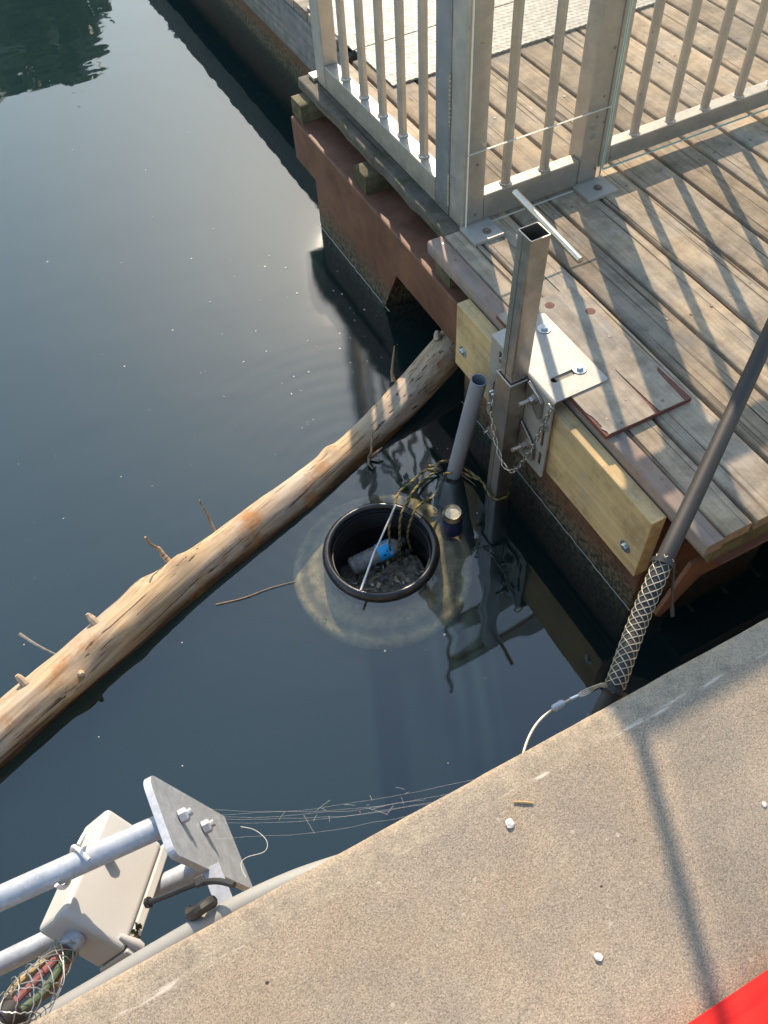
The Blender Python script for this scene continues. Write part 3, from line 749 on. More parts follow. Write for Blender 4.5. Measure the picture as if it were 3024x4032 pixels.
# seam weld along tube face
mb = MB(); a, b = tc(.468), tc(-.6); mb.tube([(a.x - hw - .0002, a.y + .004, a.z), (b.x - hw - .0002, b.y + .004, b.z)], .0012, 6); mb.build('weld_seam', M['bolt_old'], br)
# handle bar welded across the top
mb = MB(); h0, h1 = Vector((1.0475, 1.462, .474)), Vector((1.0395, 1.185, .466)); mb.tube([h0, h0.lerp(h1, .003), h0.lerp(h1, .997), h1], [.007, .0085, .0085, .007], 18); mb.build('handle_bar', M['steel'], br)
# clamp channel
ctop, cbot = .012, -.262
mb = MB()
def skew(z): return tc(z).y - 1.335
for (x0, x1, ya, yb) in ((.9745 - .0045, .9745, -.036, .036), (.9745, 1.026, -.036, -.0305), (.9745, 1.026, .0305, .036)):
    vs = []
    for z in (cbot, ctop):
        c = tc(z)
        vs.append([mb.bm.verts.new((x, c.y + y, z)) for x, y in ((x0, ya), (x1, ya), (x1, yb), (x0, yb))])
    A, B = vs
    for k in range(4): mb.bm.faces.new((A[k], A[(k + 1) % 4], B[(k + 1) % 4], B[k]))
    mb.bm.faces.new(A[::-1]); mb.bm.faces.new(B)
ch = mb.build('clamp_channel', M['steel'], br, bevel=.0015)
def wing(poly, x, name='clamp_wing'):
    mb = MB(); mb.prism(poly, (x, 0, 0), (0, 1, 0), (0, 0, 1), (1, 0, 0), .0042); return mb.build(name, M['steel'], br, bevel=.0012)
wing([(1.290, .012), (1.236, .000), (1.222, -.012), (1.222, -.075), (1.229, -.080), (1.250, -.060), (1.293, -.040)], 1.0195)
wing([(1.290, .012), (1.236, .000), (1.222, -.012), (1.222, -.075), (1.229, -.080), (1.250, -.060), (1.293, -.040)], 1.0245)
wing([(1.298, -.150), (1.248, -.180), (1.228, -.200), (1.226, -.255), (1.236, -.262), (1.302, -.262)], 1.0195)
wing([(1.374, .012), (1.374, -.090), (1.420, -.100), (1.428, -.300), (1.420, -.305), (1.380, -.270)], 1.0)
wing([(1.374, -.095), (1.420, -.105), (1.424, -.302), (1.378, -.268)], 1.0056)
wing([(1.372, .090), (1.385, .080), (1.400, .060), (1.400, .010), (1.372, .005)], 1.012)
def stud(p, L=.035, r=.006, nut=.0125):
    p = Vector(p); mb = MB(); n_ = Vector((-1, 0, 0))
    mb.lathe([(0, 0), (nut * 1.35, 0), (nut * 1.35, .0025), (0, .0025)], p, n_, 20)
    mb.lathe([(0, .003), (nut * 1.2, .003), (nut * 1.2, .0055), (0, .0055)], p, n_, 20)
    mb.tube([p + n_ * .006, p + n_ * .017], nut, 6)
    k = 0; pts = []; rr = []
    while k < 12:
        t = .017 + (L - .017) * k / 11; pts.append(p + n_ * t); rr.append(r * (1.06 if k % 2 else .93)); k += 1
    mb.tube(pts, rr, 12); mb.build('bolt', M['steel'], br, smooth=True, angle=30)
stud((1.0188, 1.255, -.020), .046, .0065); stud((1.0188, 1.262, -.215), .046, .0065)
stud((.999, 1.402, -.275), .030, .0048, .010); stud((.999, 1.400, -.150), .028, .0048, .009); stud((1.011, 1.388, .02), .02, .0042, .008)
hexbolt('bolt', (1.029, 1.205, -.085), (-1, 0, 0), .009, .009, M['bolt'], br, .0165)
for p in ((1.165, 1.430), (1.158, 1.2525)): hexbolt('bolt', (*p, zp + PT), (0, 0, 1), .0105, .0105, M['bolt'], br, .0195)

# chain
chn = thing('safety_chain', (.97, 1.27, -.1), 'short steel chain looped between the clamp and the corner of the plate', 'chain')
path = spline([(.988, 1.388, -.128), (.972, 1.372, -.165), (.962, 1.335, -.225), (.956, 1.295, -.262), (.954, 1.262, -.278), (.958, 1.225, -.262), (.972, 1.205, -.205), (.99, 1.192, -.135), (1.006, 1.186, -.06), (1.020, 1.180, .006)], 40)
L = [0]
for i in range(1, len(path)): L.append(L[-1] + (path[i] - path[i - 1]).length)
def at_len(s_):
    for i in range(1, len(L)):
        if L[i] >= s_: 
            f = (s_ - L[i - 1]) / max(1e-9, L[i] - L[i - 1]); return path[i - 1].lerp(path[i], f)
    return path[-1]
pitch = .0195; nl = int(L[-1] / pitch)
for i in range(nl):
    a, b = at_len(i * pitch), at_len((i + 1) * pitch); t = (b - a).normalized(); c = (a + b) / 2
    s1 = t.cross(Vector((1, .2, .1))).normalized(); s2 = t.cross(s1)
    wv = (s1 + s2).normalized() if i % 2 else (s1 - s2).normalized()
    hl, r = pitch * .5 + .0022 - .0048, .0048
    pts = []
    for k in range(8): 
        an = R(-90 + 180 * k / 7); pts.append(c + t * (hl + r * math.cos(an)) + wv * r * math.sin(an))
    for k in range(8):
        an = R(90 + 180 * k / 7); pts.append(c + t * (-hl + r * math.cos(an)) + wv * r * math.sin(an))
    mb = MB(); mb.tube(pts, .0018, 8, closed=True); mb.build('link', M['chain'], chn)
def oval(c, t, wv, hl, r, wr, name, mat, par):
    c, t, wv = Vector(c), Vector(t).normalized(), Vector(wv).normalized(); pts = []
    for s_ in (0, 1):
        for k in range(9):
            an = R(-90 + 180 * s_ + 180 * k / 8); pts.append(c + t * ((hl if s_ == 0 else -hl) + r * math.cos(an)) + wv * r * math.sin(an))
    mb = MB(); mb.tube(pts, wr, 9, closed=True); return mb.build(name, mat, par)
ql = oval((.982, 1.389, -.108), (.25, .1, -1), (.9, -.4, .2), .013, .009, .0030, 'quick_link', M['bolt'], chn)
mb = MB(); mb.tube([(.9775, 1.3855, -.100), (.980, 1.3862, -.116)], .0052, 6); mb.build('link_nut', M['bolt'], ql)
oval((1.024, 1.179, .010), (.5, -.1, -.8), (.0, 1, .2), .008, .009, .0026, 'ring', M['chain'], chn)

# ================================================================== DRIFTWOOD LOG
ctr = [(-1.05, 1.105, -.492), (-.61, 1.288, -.494), (-.40, 1.365, -.495), (-.17, 1.452, -.497), (.06, 1.528, -.500), (.308, 1.604, -.505), (.50, 1.664, -.512), (.66, 1.722, -.518), (.80, 1.770, -.503), (.93, 1.815, -.472), (1.133, 1.893, -.420), (1.5, 2.03, -.345)]
rad = [.070, .070, .069, .073, .064, .060, .058, .057, .058, .060, .064, .067]
org = Vector((0, 1.5, -.48)); axd = Vector((.915, .403, 0)).normalized()
lm = Matrix((( axd.x, -axd.y, 0, org.x), (axd.y, axd.x, 0, org.y), (0, 0, 1, org.z), (0, 0, 0, 1))); li = lm.inverted()
lg = bpy.data.objects.new('driftwood_log', None); COL.objects.link(lg); lg.matrix_world = lm; lg.location = org
tag(lg, 'long bare driftwood log floating across the water with its right end under the dock', 'log')
C_ = [li @ p for p in spline(ctr, 12)]
rr_ = [p.x for p in spline([(r, 0, 0) for r in rad], 12)]
mb = MB(); bm = mb.bm; seg = 40; rings = []
knots = [(.225, 1.75, .009), (.29, .9, .008), (.25, 2.2, .010), (.30, .3, .012), (.345, 1.2, .02), (.18, 2.6, .012), (.60, .9, .012)]
for i, p in enumerate(C_):
    t = (C_[min(i + 1, len(C_) - 1)] - C_[max(i - 1, 0)]).normalized()
    b = Vector((0, 1, 0)); b = (b - t * b.dot(t)).normalized(); a = b.cross(t) * -1 if b.cross(t).z < 0 else b.cross(t)
    rr = []
    for k in range(seg):
        an = 2 * math.pi * k / seg; d = a * math.sin(an) + b * math.cos(an)
        q = Vector((p.x * 2.2, math.cos(an) * 1.3, math.sin(an) * 1.3))
        r = rr_[i] * (1 + .10 * mnoise.noise(q) + .05 * mnoise.noise(Vector((p.x * 6, math.cos(an) * 4, math.sin(an) * 4))) + .03 * mnoise.noise(Vector((p.x * 2.5, math.cos(an) * 9, math.sin(an) * 9))) + .02 * mnoise.noise(Vector((p.x * 26, math.cos(an) * 12, math.sin(an) * 12))))
        f = i / (len(C_) - 1)
        for kf, ka, kh in knots:
            dd = ((f - kf) * 2.7) ** 2 / .0016 + (math.atan2(math.sin(an - ka), math.cos(an - ka)) * rr_[i]) ** 2 / .0007
            r += kh * math.exp(-dd)
        rr.append(bm.verts.new(p + d * r))
    rings.append(rr)
for i in range(len(rings) - 1):
    for k in range(seg): bm.faces.new((rings[i][k], rings[i][(k + 1) % seg], rings[i + 1][(k + 1) % seg], rings[i + 1][k]))
bm.faces.new(rings[0][::-1]); bm.faces.new(rings[-1])
o = mb.build('trunk', M['log'], None, smooth=True, angle=80); o.parent = lg
def stub(pts, radii, mat='twig', name='branch_stub'):
    mb = MB(); P = [li @ Vector(p) for p in pts]; mb.tube(P, radii, 9); o = mb.build(name, M[mat], None); o.parent = lg
stub([(-.02, 1.555, -.462), (-.03, 1.578, -.437), (-.035, 1.592, -.412), (-.036, 1.595, -.408)], [.010, .008, .007, .004], 'log')
stub([(-.035, 1.592, -.415), (-.052, 1.60, -.385), (-.055, 1.605, -.355)], [.005, .004, .0035])
stub([(.14, 1.60, -.49), (.14, 1.665, -.45), (.135, 1.69, -.40)], [.0045, .0038, .002])
stub([(-.275, 1.455, -.445), (-.285, 1.478, -.428), (-.287, 1.484, -.42)], [.015, .010, .005], 'log')
stub([(-.50, 1.365, -.442), (-.508, 1.385, -.424), (-.51, 1.39, -.418)], [.013, .009, .006], 'log')
stub([(-.36, 1.335, -.455), (-.355, 1.318, -.437), (-.352, 1.312, -.43)], [.013, .009, .005], 'log')
stub([(.90, 1.865, -.43), (.905, 1.885, -.405), (.92, 1.90, -.36), (.935, 1.915, -.325)], [.009, .005, .0035, .002])
stub([(1.10, 1.91, -.372), (1.105, 1.925, -.358), (1.11, 1.932, -.349)], [.016, .012, .006], 'log')
stub([(.71, 1.69, -.535), (.70, 1.665, -.505), (.705, 1.655, -.47), (.735, 1.70, -.42)], [.008, .006, .004, .003])
stub([(.70, 1.668, -.51), (.73, 1.66, -.49), (.75, 1.665, -.485)], [.006, .004, .002])
stub([(.70, 1.668, -.51), (.685, 1.64, -.507), (.69, 1.62, -.512)], [.006, .004, .002])

# loose floating twigs
def twig(pts, r, label):
    mb = MB(); P = spline(pts, 5); mb.tube(P, [r * .7 * (1 - .6 * i / len(P)) for i in range(len(P))], 7); o = mb.build('twig', M['twig'])
    tag(o, label, 'twig')
twig([(.05, 1.395, ZW + .002), (.13, 1.375, ZW + .003), (.21, 1.368, ZW + .004), (.29, 1.352, ZW + .004)], .0032, 'thin reddish twig floating right of the log, pointing at the bin')
twig([(-.50, 1.60, ZW - .02), (-.46, 1.53, ZW - .012), (-.40, 1.455, ZW - .03)], .008, 'dim forked twig sunk under the surface left of the log')
twig([(.925, 1.475, ZW + .003), (.94, 1.43, ZW + .004), (.948, 1.398, ZW + .004)], .0026, 'tiny twig floating between the grey pipe and the steel post')

# ================================================================== SKIMMER BIN
bn = thing('skimmer_bin', (BIN[0], BIN[1], -.83), 'round black floating litter bin set into the water beside the log', 'litter bin')
c0 = (BIN[0], BIN[1], 0)
mb = MB(); mb.lathe([(.152, -.82), (.1525, -.60), (.153, -.518), (.1545, -.509), (.158, -.503), (.164, -.5005), (.170, -.502), (.176, -.507), (.180, -.515), (.182, -.525), (.183, -.545), (.177, -.560), (.166, -.575), (.164, -.83), (.0, -.83), (0, -.82)], c0, seg=96)
mb.build('rim', M['black'], bn, angle=60)
mb = MB(); mb.lathe([(.167, -.560), (.19, -.578), (.23, -.588), (.262, -.594), (.278, -.600), (.284, -.608), (.284, -.622), (.27, -.624), (.20, -.602), (.167, -.585)], c0, seg=96, closed=True)
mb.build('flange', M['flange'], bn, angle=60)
for az in (200, 258, 300, 338, 20):
    a = R(az); mb = MB(); p = Vector((BIN[0] + .258 * math.cos(a), BIN[1] + .258 * math.sin(a), -.589))
    pts = [p + Vector((math.cos(q) * .0055, math.sin(q) * .0055, 0)) for q in [2 * math.pi * k / 14 for k in range(14)]]
    mb.tube(pts, .0017, 6, closed=True); mb.build('eyelet', M['rope'], bn)
mb = MB(); mb.lathe([(.1515, -.530), (.1515, -.60), (.149, -.603), (.1485, -.53)], c0, seg=72, closed=True); mb.build('inner_ring', M['rubber'], bn)
# litter
mb = MB(); bm = mb.bm; rnd = random.Random(3); n = 46
grid = {}
for i in range(n + 1):
    for j in range(n + 1):
        x = -.149 + .298 * i / n; y = -.149 + .298 * j / n
        if x * x + y * y > .149 ** 2: continue
        q = Vector((x * 28, y * 28, 1)); h = .022 * mnoise.noise(q) + .012 * mnoise.noise(q * 2.7) + .006 * mnoise.noise(q * 6)
        grid[i, j] = bm.verts.new((BIN[0] + x, BIN[1] + y, -.705 + h + (-.020 if y > .05 else 0)))
for (i, j) in list(grid):
    if all(k in grid for k in ((i + 1, j), (i, j + 1), (i + 1, j + 1))): bm.faces.new((grid[i, j], grid[i + 1, j], grid[i + 1, j + 1], grid[i, j + 1]))
o = mb.build('litter_heap', M['litter'], smooth=True, angle=80); tag(o, 'soggy heap of leaves and dirt inside the black bin', 'litter', kind='stuff')
# leaf scraps and bits on the heap
mats = [plain('scrap_' + str(i), c, .6, var=.3) for i, c in enumerate(((.52, .38, .22), (.70, .68, .64), (.26, .19, .12), (.66, .50, .16), (.14, .14, .13), (.85, .83, .79)))]
mb = MB()
for k in range(240):
    a = rnd.uniform(0, 6.28); r = .14 * math.sqrt(rnd.random()); x, y = r * math.cos(a), r * math.sin(a)
    if y > .07: continue
    q = Vector((x * 28, y * 28, 1)); z = -.699 + .022 * mnoise.noise(q) + .012 * mnoise.noise(q * 2.7) + rnd.uniform(0, .006)
    u = Vector((rnd.gauss(0, 1), rnd.gauss(0, 1), rnd.gauss(0, .3))).normalized(); v = u.cross(Vector((rnd.gauss(0, .4), rnd.gauss(0, .4), 1))).normalized()
    s = rnd.uniform(.004, .013); asp = rnd.choice((.18, .5, .7)); p = Vector((BIN[0] + x, BIN[1] + y, z)); mb.mi = rnd.choices(range(6), (5, 2, 6, 1, 5, 1))[0]
    vs = [bm_ for bm_ in (mb.bm.verts.new(p + u * s), mb.bm.verts.new(p + u * s * .2 + v * s * asp + Vector((0, 0, s * .2))), mb.bm.verts.new(p - u * s), mb.bm.verts.new(p - u * s * .1 - v * s * asp))]
    f = mb.bm.faces.new(vs); f.material_index = mb.mi
o = mb.build('leaf_scraps', mats, smooth=False); tag(o, 'scraps of leaf and plastic scattered over the heap in the bin', 'litter', kind='stuff')
# rod across the bin
mb = MB(); mb.tube([(.437, 1.197, -.463), (.54, 1.303, -.462), (.546, 1.306, -.461), (.668, 1.413, -.452)], [.0034, .0034, .003, .0028], 10)
tag(mb.build('thin_rod', M['rod']), 'pale thin rod lying across the top of the black bin', 'rod')
# bottle
bt = thing('plastic_bottle', (.58, 1.40, -.68), 'clear plastic drink bottle with bright blue label lying in the bin', 'bottle')
b0, b1 = Vector((.486, 1.400, -.655)), Vector((.688, 1.392, -.632)); bx = (b1 - b0).normalized()
mb = MB(); prof = [(0, .004), (.022, 0), (.029, .006), (.030, .014), (.0285, .017), (.030, .020), (.0285, .023), (.030, .026), (.0295, .034)]
for k in range(8): prof.append((.030 - (.0022 if k % 2 else 0), .040 + k * .006))
prof += [(.030, .098), (.0295, .100), (.030, .135), (.0295, .148), (.024, .165), (.014, .176), (.0125, .19), (0, .19)]
mb.lathe(prof, b0, bx, 28); mb.build('bottle_body', M['bottle'], bt)
mb = MB(); mb.lathe([(.0304, .099), (.0306, .100), (.0306, .146), (.0302, .147)], b0, bx, 36); lb = mb.build('label', M['label'], bt)
up = (Vector((0, 0, 1)) - bx * bx.z).normalized(); sd_ = bx.cross(up)
def on_label(h, ang, r=.0311): return b0 + bx * h + (up * math.cos(ang) + sd_ * math.sin(ang)) * r
def patch(name, h0, h1, a0, a1, mat, r=.0309):
    mb = MB(); n = 4; vs = [[mb.bm.verts.new(on_label(h, a0 + (a1 - a0) * i / n, r)) for i in range(n + 1)] for h in (h0, h1)]
    for i in range(n): mb.bm.faces.new((vs[0][i], vs[0][i + 1], vs[1][i + 1], vs[1][i]))
    mb.build(name, M[mat], lb, smooth=False)
sgn = 1 if sd_.y < 0 else -1
patch('barcode_panel', .101, .145, sgn * -.55, sgn * -.05, 'labelw')
for k in range(9): patch('barcode_bar', .103 + k * .0044, .1045 + k * .0044 + (k % 3) * .0006, sgn * -.5, sgn * -.1, 'ink', .0312)
patch('print_mark', .112, .120, sgn * .95, sgn * 1.15, 'ink', .0311); patch('print_mark', .126, .129, sgn * .6, sgn * .85, 'ink', .0311)
for k in range(3): patch('print_mark', .134, .1425, sgn * (1.0 + k * .16), sgn * (1.09 + k * .16), 'labelw', .0311)
mb = MB(); mb.lathe([(0, .183), (.0155, .183), (.0158, .199), (.014, .201), (0, .201)], b0, bx, 24); mb.build('bottle_cap', M['rubber'], bt)
# drink can
cn = thing('drink_can', (.805, 1.295, -.55), 'dark blue drink can bobbing upright in the water between bin and steel post', 'can')
ca = Vector((-.06, -.10, 1)).normalized(); cb = Vector((.806, 1.302, -.452)) - ca * .115
mb = MB(); mb.lathe([(0, 0), (.026, .002), (.0325, .010), (.033, .095), (.0325, .099)], cb, ca, 40); mb.build('can_body', M['bluecan'], cn)
mb = MB(); mb.lathe([(.0324, .0985), (.0275, .110), (.0265, .1135), (.0268, .1155), (.0262, .117), (.0252, .1165), (.0245, .1115), (.0235, .110), (0, .1105)], cb, ca, 40); lid = mb.build('can_lid', M['cantop'], cn)

# grey pipe
pv = thing('grey_pipe', (.9, 1.49, -.55), 'grey plastic pipe with open top standing in the water beside the steel post', 'pipe')
p0, p1 = Vector((.898, 1.497, -.70)), Vector((.972, 1.450, -.096)); ax = (p1 - p0).normalized(); Lp = (p1 - p0).length
mb = MB(); mb.lathe([(.0245, 0), (.0245, Lp), (.0215, Lp), (.0215, 0)], p0, ax, 36, closed=True); mb.build('pipe_wall', M['pvc'], pv, angle=40)
mb = MB(); mb.lathe([(.0248, Lp - .468), (.0256, Lp - .468), (.0256, Lp - .443), (.0248, Lp - .443)], p0, ax, 30, closed=True); mb.build('clamp_band', M['rubber'], pv)

# ropes
def rope(paths, label):
    mb = MB()
    for pts in paths:
        P = spline(pts, 14); n = len(P)
        acc = 0
        fr = []
        up_ = Vector((0, 0, 1))
        for i, p in enumerate(P):
            t = (P[min(i + 1, n - 1)] - P[max(i - 1, 0)]).normalized(); a = up_ - t * up_.dot(t)
            if a.length < 1e-4: a = t.orthogonal()
            a.normalize(); up_ = a; b = t.cross(a)
            if i: acc += (p - P[i - 1]).length
            fr.append((p, a, b, acc))
        for s_ in range(3):
            mb.mi = 1 if s_ == 2 else 0
            q = []
            for p, a, b, ac in fr:
                an = ac / .0042 * .9 + s_ * 2.094; q.append(p + a * math.cos(an) * .0021 + b * math.sin(an) * .0021)
            mb.tube(q, .0022, 6)
    o = mb.build('rope', [M['rope'], M['rope_d']]); tag(o, label, 'rope'); return o
def den(pts): return spline(pts, 6)
rope([den([(.872, 1.500, -.500), (.83, 1.515, -.494), (.765, 1.488, -.480), (.70, 1.455, -.462), (.655, 1.405, -.463), (.628, 1.385, -.50), (.620, 1.375, -.60), (.622, 1.37, -.67)]),
      den([(.873, 1.503, -.505), (.815, 1.490, -.500), (.75, 1.452, -.482), (.700, 1.408, -.464), (.665, 1.380, -.485), (.652, 1.368, -.58), (.652, 1.37, -.69)]),
      den([(.878, 1.490, -.53), (.82, 1.440, -.535), (.765, 1.405, -.490), (.725, 1.380, -.466), (.697, 1.368, -.49), (.682, 1.37, -.58), (.690, 1.362, -.66)]),
      den([(.858, 1.54, -.512), (.870, 1.520, -.498), (.885, 1.521, -.492), (.915, 1.515, -.495), (.926, 1.492, -.496), (.905, 1.470, -.498), (.876, 1.480, -.502)])],
     'yellow and black twisted rope running from the grey pipe into the bin')
rope([den([(.920, 1.505, -.500), (.94, 1.468, -.494), (.955, 1.425, -.492), (.966, 1.388, -.498), (.966, 1.355, -.512), (.968, 1.330, -.518), (.985, 1.314, -.519), (1.02, 1.316, -.520), (1.036, 1.34, -.520)]),
      den([(.925, 1.492, -.503), (.938, 1.447, -.503), (.956, 1.412, -.50), (.963, 1.395, -.490)])],
     'yellow and black rope tied from the grey pipe round the foot of the steel post')

# ================================================================== CABLE WITH MESH GRIP (right)
cb_ = thing('hose', (.66, .43, .25), 'thick dark brown hose rising from the quay edge past the dock corner', 'hose')
cp = spline([(.50, .335, .10), (.545, .372, .19), (.600, .405, .238), (.700, .478, .25), (.800, .545, .30), (.93, .625, .32), (1.17, .775, .36), (1.42, .93, .43), (1.9, 1.22, .56)], 12)
mb = MB(); mb.tube(cp, .0165, 22); mb.build('hose_body', M['cable'], cb_)
# helical woven grip
seg_ = cp[int(2.0 * 12):int(4.0 * 12) + 2]
def helix_grip(P, r0, n, turns, wr, mat, par, name, jitter=0, flare=None):
    Ls = [0]
    for i in range(1, len(P)): Ls.append(Ls[-1] + (P[i] - P[i - 1]).length)
    fr = []; up_ = Vector((0, 0, 1))
    for i, p in enumerate(P):
        t = (P[min(i + 1, len(P) - 1)] - P[max(i - 1, 0)]).normalized(); a = (up_ - t * up_.dot(t)).normalized(); fr.append((p, a, t.cross(a)))
    mb = MB(); rj = random.Random(9)
    K = 110
    for sgn in (1, -1):
        for j in range(n):
            q = []; ph = rj.uniform(-1, 1) * jitter
            for k in range(K + 1):
                f = k / K * (len(P) - 1); i = min(int(f), len(P) - 2); u = f - i
                p = fr[i][0].lerp(fr[i + 1][0], u); a, b = fr[i][1], fr[i][2]
                an = 2 * math.pi * (j / n + sgn * turns * k / K) + ph
                r = r0 * (1 + (flare(k / K) if flare else 0)) + wr * (.9 + .5 * math.sin(k * .9 + sgn))
                if jitter: r *= 1 + .10 * math.sin(k * .13 + j * 2 + sgn)
                q.append(p + (a * math.cos(an) + b * math.sin(an)) * r)
            mb.tube(q, wr, 5)
    return mb.build(name, mat, par)
gr_ = helix_grip(seg_, .0167, 6, 2.7, .00095, M['mesh_new'], cb_, 'wire_mesh_grip')
def ziptie(par, c, axis, r, wdt, tail, mat, name='cable_tie'):
    c, axis = Vector(c), Vector(axis).normalized(); mb = MB()
    mb.lathe([(r, -wdt / 2), (r + .0022, -wdt / 2), (r + .0022, wdt / 2), (r, wdt / 2)], c, axis, 32, closed=True)
    if tail:
        P = [Vector(p) for p in tail]
        for i in range(len(P) - 1):
            d = (P[i + 1] - P[i]); m_ = d.normalized(); s1 = axis; n_ = m_.cross(s1).normalized(); s1 = n_.cross(m_)
            vs = []
            for p in (P[i], P[i + 1]): vs.append([mb.bm.verts.new(p + s1 * wdt / 2 * a + n_ * .0012 * b) for a, b in ((-1, -1), (1, -1), (1, 1), (-1, 1))])
            for k in range(4): mb.bm.faces.new((vs[0][k], vs[0][(k + 1) % 4], vs[1][(k + 1) % 4], vs[1][k]))
            mb.bm.faces.new(vs[0][::-1]); mb.bm.faces.new(vs[1])
    return mb.build(name, mat, par)
i1 = int(4.0 * 12); d1 = (cp[i1 + 1] - cp[i1 - 1])
ziptie(cb_, cp[i1], d1 + Vector((0, .10, .0)) * d1.length, .0200, .010, [cp[i1] + Vector((.018, -.012, -.005)), cp[i1] + Vector((.012, -.03, -.045)), cp[i1] + Vector((.006, -.05, -.085)), cp[i1] + Vector((.0, -.065, -.10))], M['rubber'])
i2 = int(1.95 * 12); d2 = cp[i2 + 1] - cp[i2 - 1]
ziptie(cb_, cp[i2], d2, .0235, .009, [], M['rubber'])
# wire sling off the grip
sl = thing('wire_sling', (.50, .40, .27), 'thin steel pulling wire with crimped ferrule curving from the hose to the quay edge', 'wire')
for k in range(4):
    mb = MB(); off = Vector((0, .012 * (k - 1.5), .006 * (k % 2))); mb.tube(spline([cp[i2] + Vector((-.008, .006 * (k - 1.5), .018)), (.572, .412, .262 + .004 * (k - 1.5)), (.535, .412 + .003 * (k - 1.5), .268), (.518, .4125, .270)], 6), .0011, 6); mb.build('strand', M['mesh_new'], sl)
mb = MB(); mb.tube([(.522, .4123, .270), (.506, .413, .271)], .0034, 10); mb.build('crimp', M['bolt'], sl)
mb = MB(); mb.tube([(.494, .413, .272), (.490, .413, .272), (.472, .4125, .272), (.468, .4125, .272)], [.004, .0066, .0066, .004], 14); mb.build('ferrule', M['galv'], sl)
mb = MB(); mb.tube(spline([(.508, .413, .271), (.47, .412, .272), (.435, .404, .276), (.405, .388, .283), (.378, .366, .29), (.365, .349, .29)], 8), .0022, 8); mb.build('wire_cable', M['mesh_new'], sl)

# ================================================================== LEFT: PIPE FRAME, BOX, CABLES
pf = thing('pipe_frame', (-.2, .53, .1), 'galvanised pipe frame with bolted end plate fixed beside the quay edge', 'pipe frame')
mb = MB(); mb.tube([(-1.2, .600, .283), (-.187, .543, .283)], .0192, 26); mb.build('upper_pipe', M['galv'], pf)
mb = MB(); mb.tube([(-1.2, .566, .062), (-.154, .526, .062)], .0185, 26); mb.build('lower_pipe', M['galv'], pf)
poly = []
for k in range(9): a = R(0 + 90 * k / 8); poly.append((.590 + .035 * math.cos(a), .283 + .035 * math.sin(a)))
for k in range(5): a = R(90 + 90 * k / 4); poly.append((.492 + .014 * math.cos(a), .304 + .014 * math.sin(a)))
poly += [(.478, -.06), (.635, -.06)]
mb = MB(); mb.prism(poly, (-.191 + .16 * .304, 0, 0), (0, 1, 0), (-.16, 0, 1), (1, 0, 0), .0125); ep = mb.build('end_plate', M['galv'], pf, bevel=.002)
def cutnut(y, z):
    dx = -.025 + .16 * (.304 - z) + .001
    mb = MB(); mb.tube([(-.1535 + dx, y, z), (-.142 + dx, y, z), (-.139 + dx, y, z)], [.0125, .0125, .010], 6); mb.tube([(-.14 + dx, y, z), (-.132 + dx, y + .001, z)], .0068, 10); mb.build('bolt', M['galv'], ep, smooth=False)
cutnut(.560, .235); cutnut(.565, .125)
mb = MB(); mb.prism([(0, 0), (.030, 0), (.030, .006), (0, .006)], (-.170, .480, .17), (1, 0, 0), (0, .4, .9), (0, -1, -.05), .135); mb.build('strut', M['galv'], pf, bevel=.001)
# junction box
jb = thing('junction_box', (-.30, .546, .15), 'grey plastic junction box hung under the galvanised pipe', 'junction box')
av, bv = Vector((-.093, -.1635, .092)), Vector((.0615, -.085, -.09)); La, Lb = av.length, bv.length
a_, b_ = av.normalized(), bv.normalized(); n_ = a_.cross(b_).normalized(); b_ = n_.cross(a_)
Fc = Vector((-.300, .546, .151)); La *= 1.02; Lb *= 1.02
bm44 = Matrix(((a_.x, b_.x, n_.x, Fc.x), (a_.y, b_.y, n_.y, Fc.y), (a_.z, b_.z, n_.z, Fc.z), (0, 0, 0, 1)))
def boxm(name, a0, a1, b0, b1, n0, n1, mat, bev, taper=0):
    mb = MB(); vs = []
    for n in (n0, n1):
        s = taper if n == n1 else 0
        vs.append([mb.bm.verts.new(bm44 @ Vector((a, b, n))) for a, b in ((a0 + s, b0 + s), (a1 - s, b0 + s), (a1 - s, b1), (a0 + s, b1))])
    for k in range(4): mb.bm.faces.new((vs[0][k], vs[0][(k + 1) % 4], vs[1][(k + 1) % 4], vs[1][k]))
    mb.bm.faces.new(vs[0][::-1]); mb.bm.faces.new(vs[1])
    return mb.build(name, mat, jb, bevel=bev, segs=4)
boxm('box_body', -La / 2, La / 2, -Lb / 2, Lb / 2 - .016, -.075, 0, M['box'], .009)
boxm('lid', -La / 2 - .001, La / 2 + .001, Lb / 2 - .0155, Lb / 2 + .001, -.0755, .0004, M['box'], .003)
def bl(a, b, n): return bm44 @ Vector((a, b, n))
for a in (La / 2 - .016,):
    mb = MB(); mb.tube([bl(a, Lb / 2 - .035, .0), bl(a, Lb / 2 - .004, .0045), bl(a, Lb / 2 + .006, .003)], [.005, .009, .008], 14); mb.build('lid_boss', M['box'], jb)
mb = MB(); mb.tube([bl(-.02, -Lb / 2 + .03, .0), bl(-.02, -Lb / 2 + .03, .02)], .012, 8); mb.build('mount_lug', M['box'], jb)
mb = MB(); mb.tube([bl(La / 2 - .002, -.02, -.035), bl(La / 2 + .022, -.025, -.04)], .018, 14); mb.build('cable_gland', M['galv'], jb)
rnd = random.Random(12); mb = MB()
for k in range(22):
    p = bl(La / 2 - .045 + rnd.uniform(-.004, .02), Lb / 2 - .014 + rnd.uniform(-.006, .008), .004 + rnd.uniform(0, .004)); u = Vector((rnd.gauss(0, 1), rnd.gauss(0, 1), rnd.gauss(0, 1))).normalized() * rnd.uniform(.003, .007); v = u.orthogonal() * .5
    mb.bm.faces.new([mb.bm.verts.new(q) for q in (p + u, p + v, p - u, p - v)])
o = mb.build('dried_weed', M['alga'], smooth=False); tag(o, 'scrap of dried green weed stuck on the grey box lid seam', 'weed')
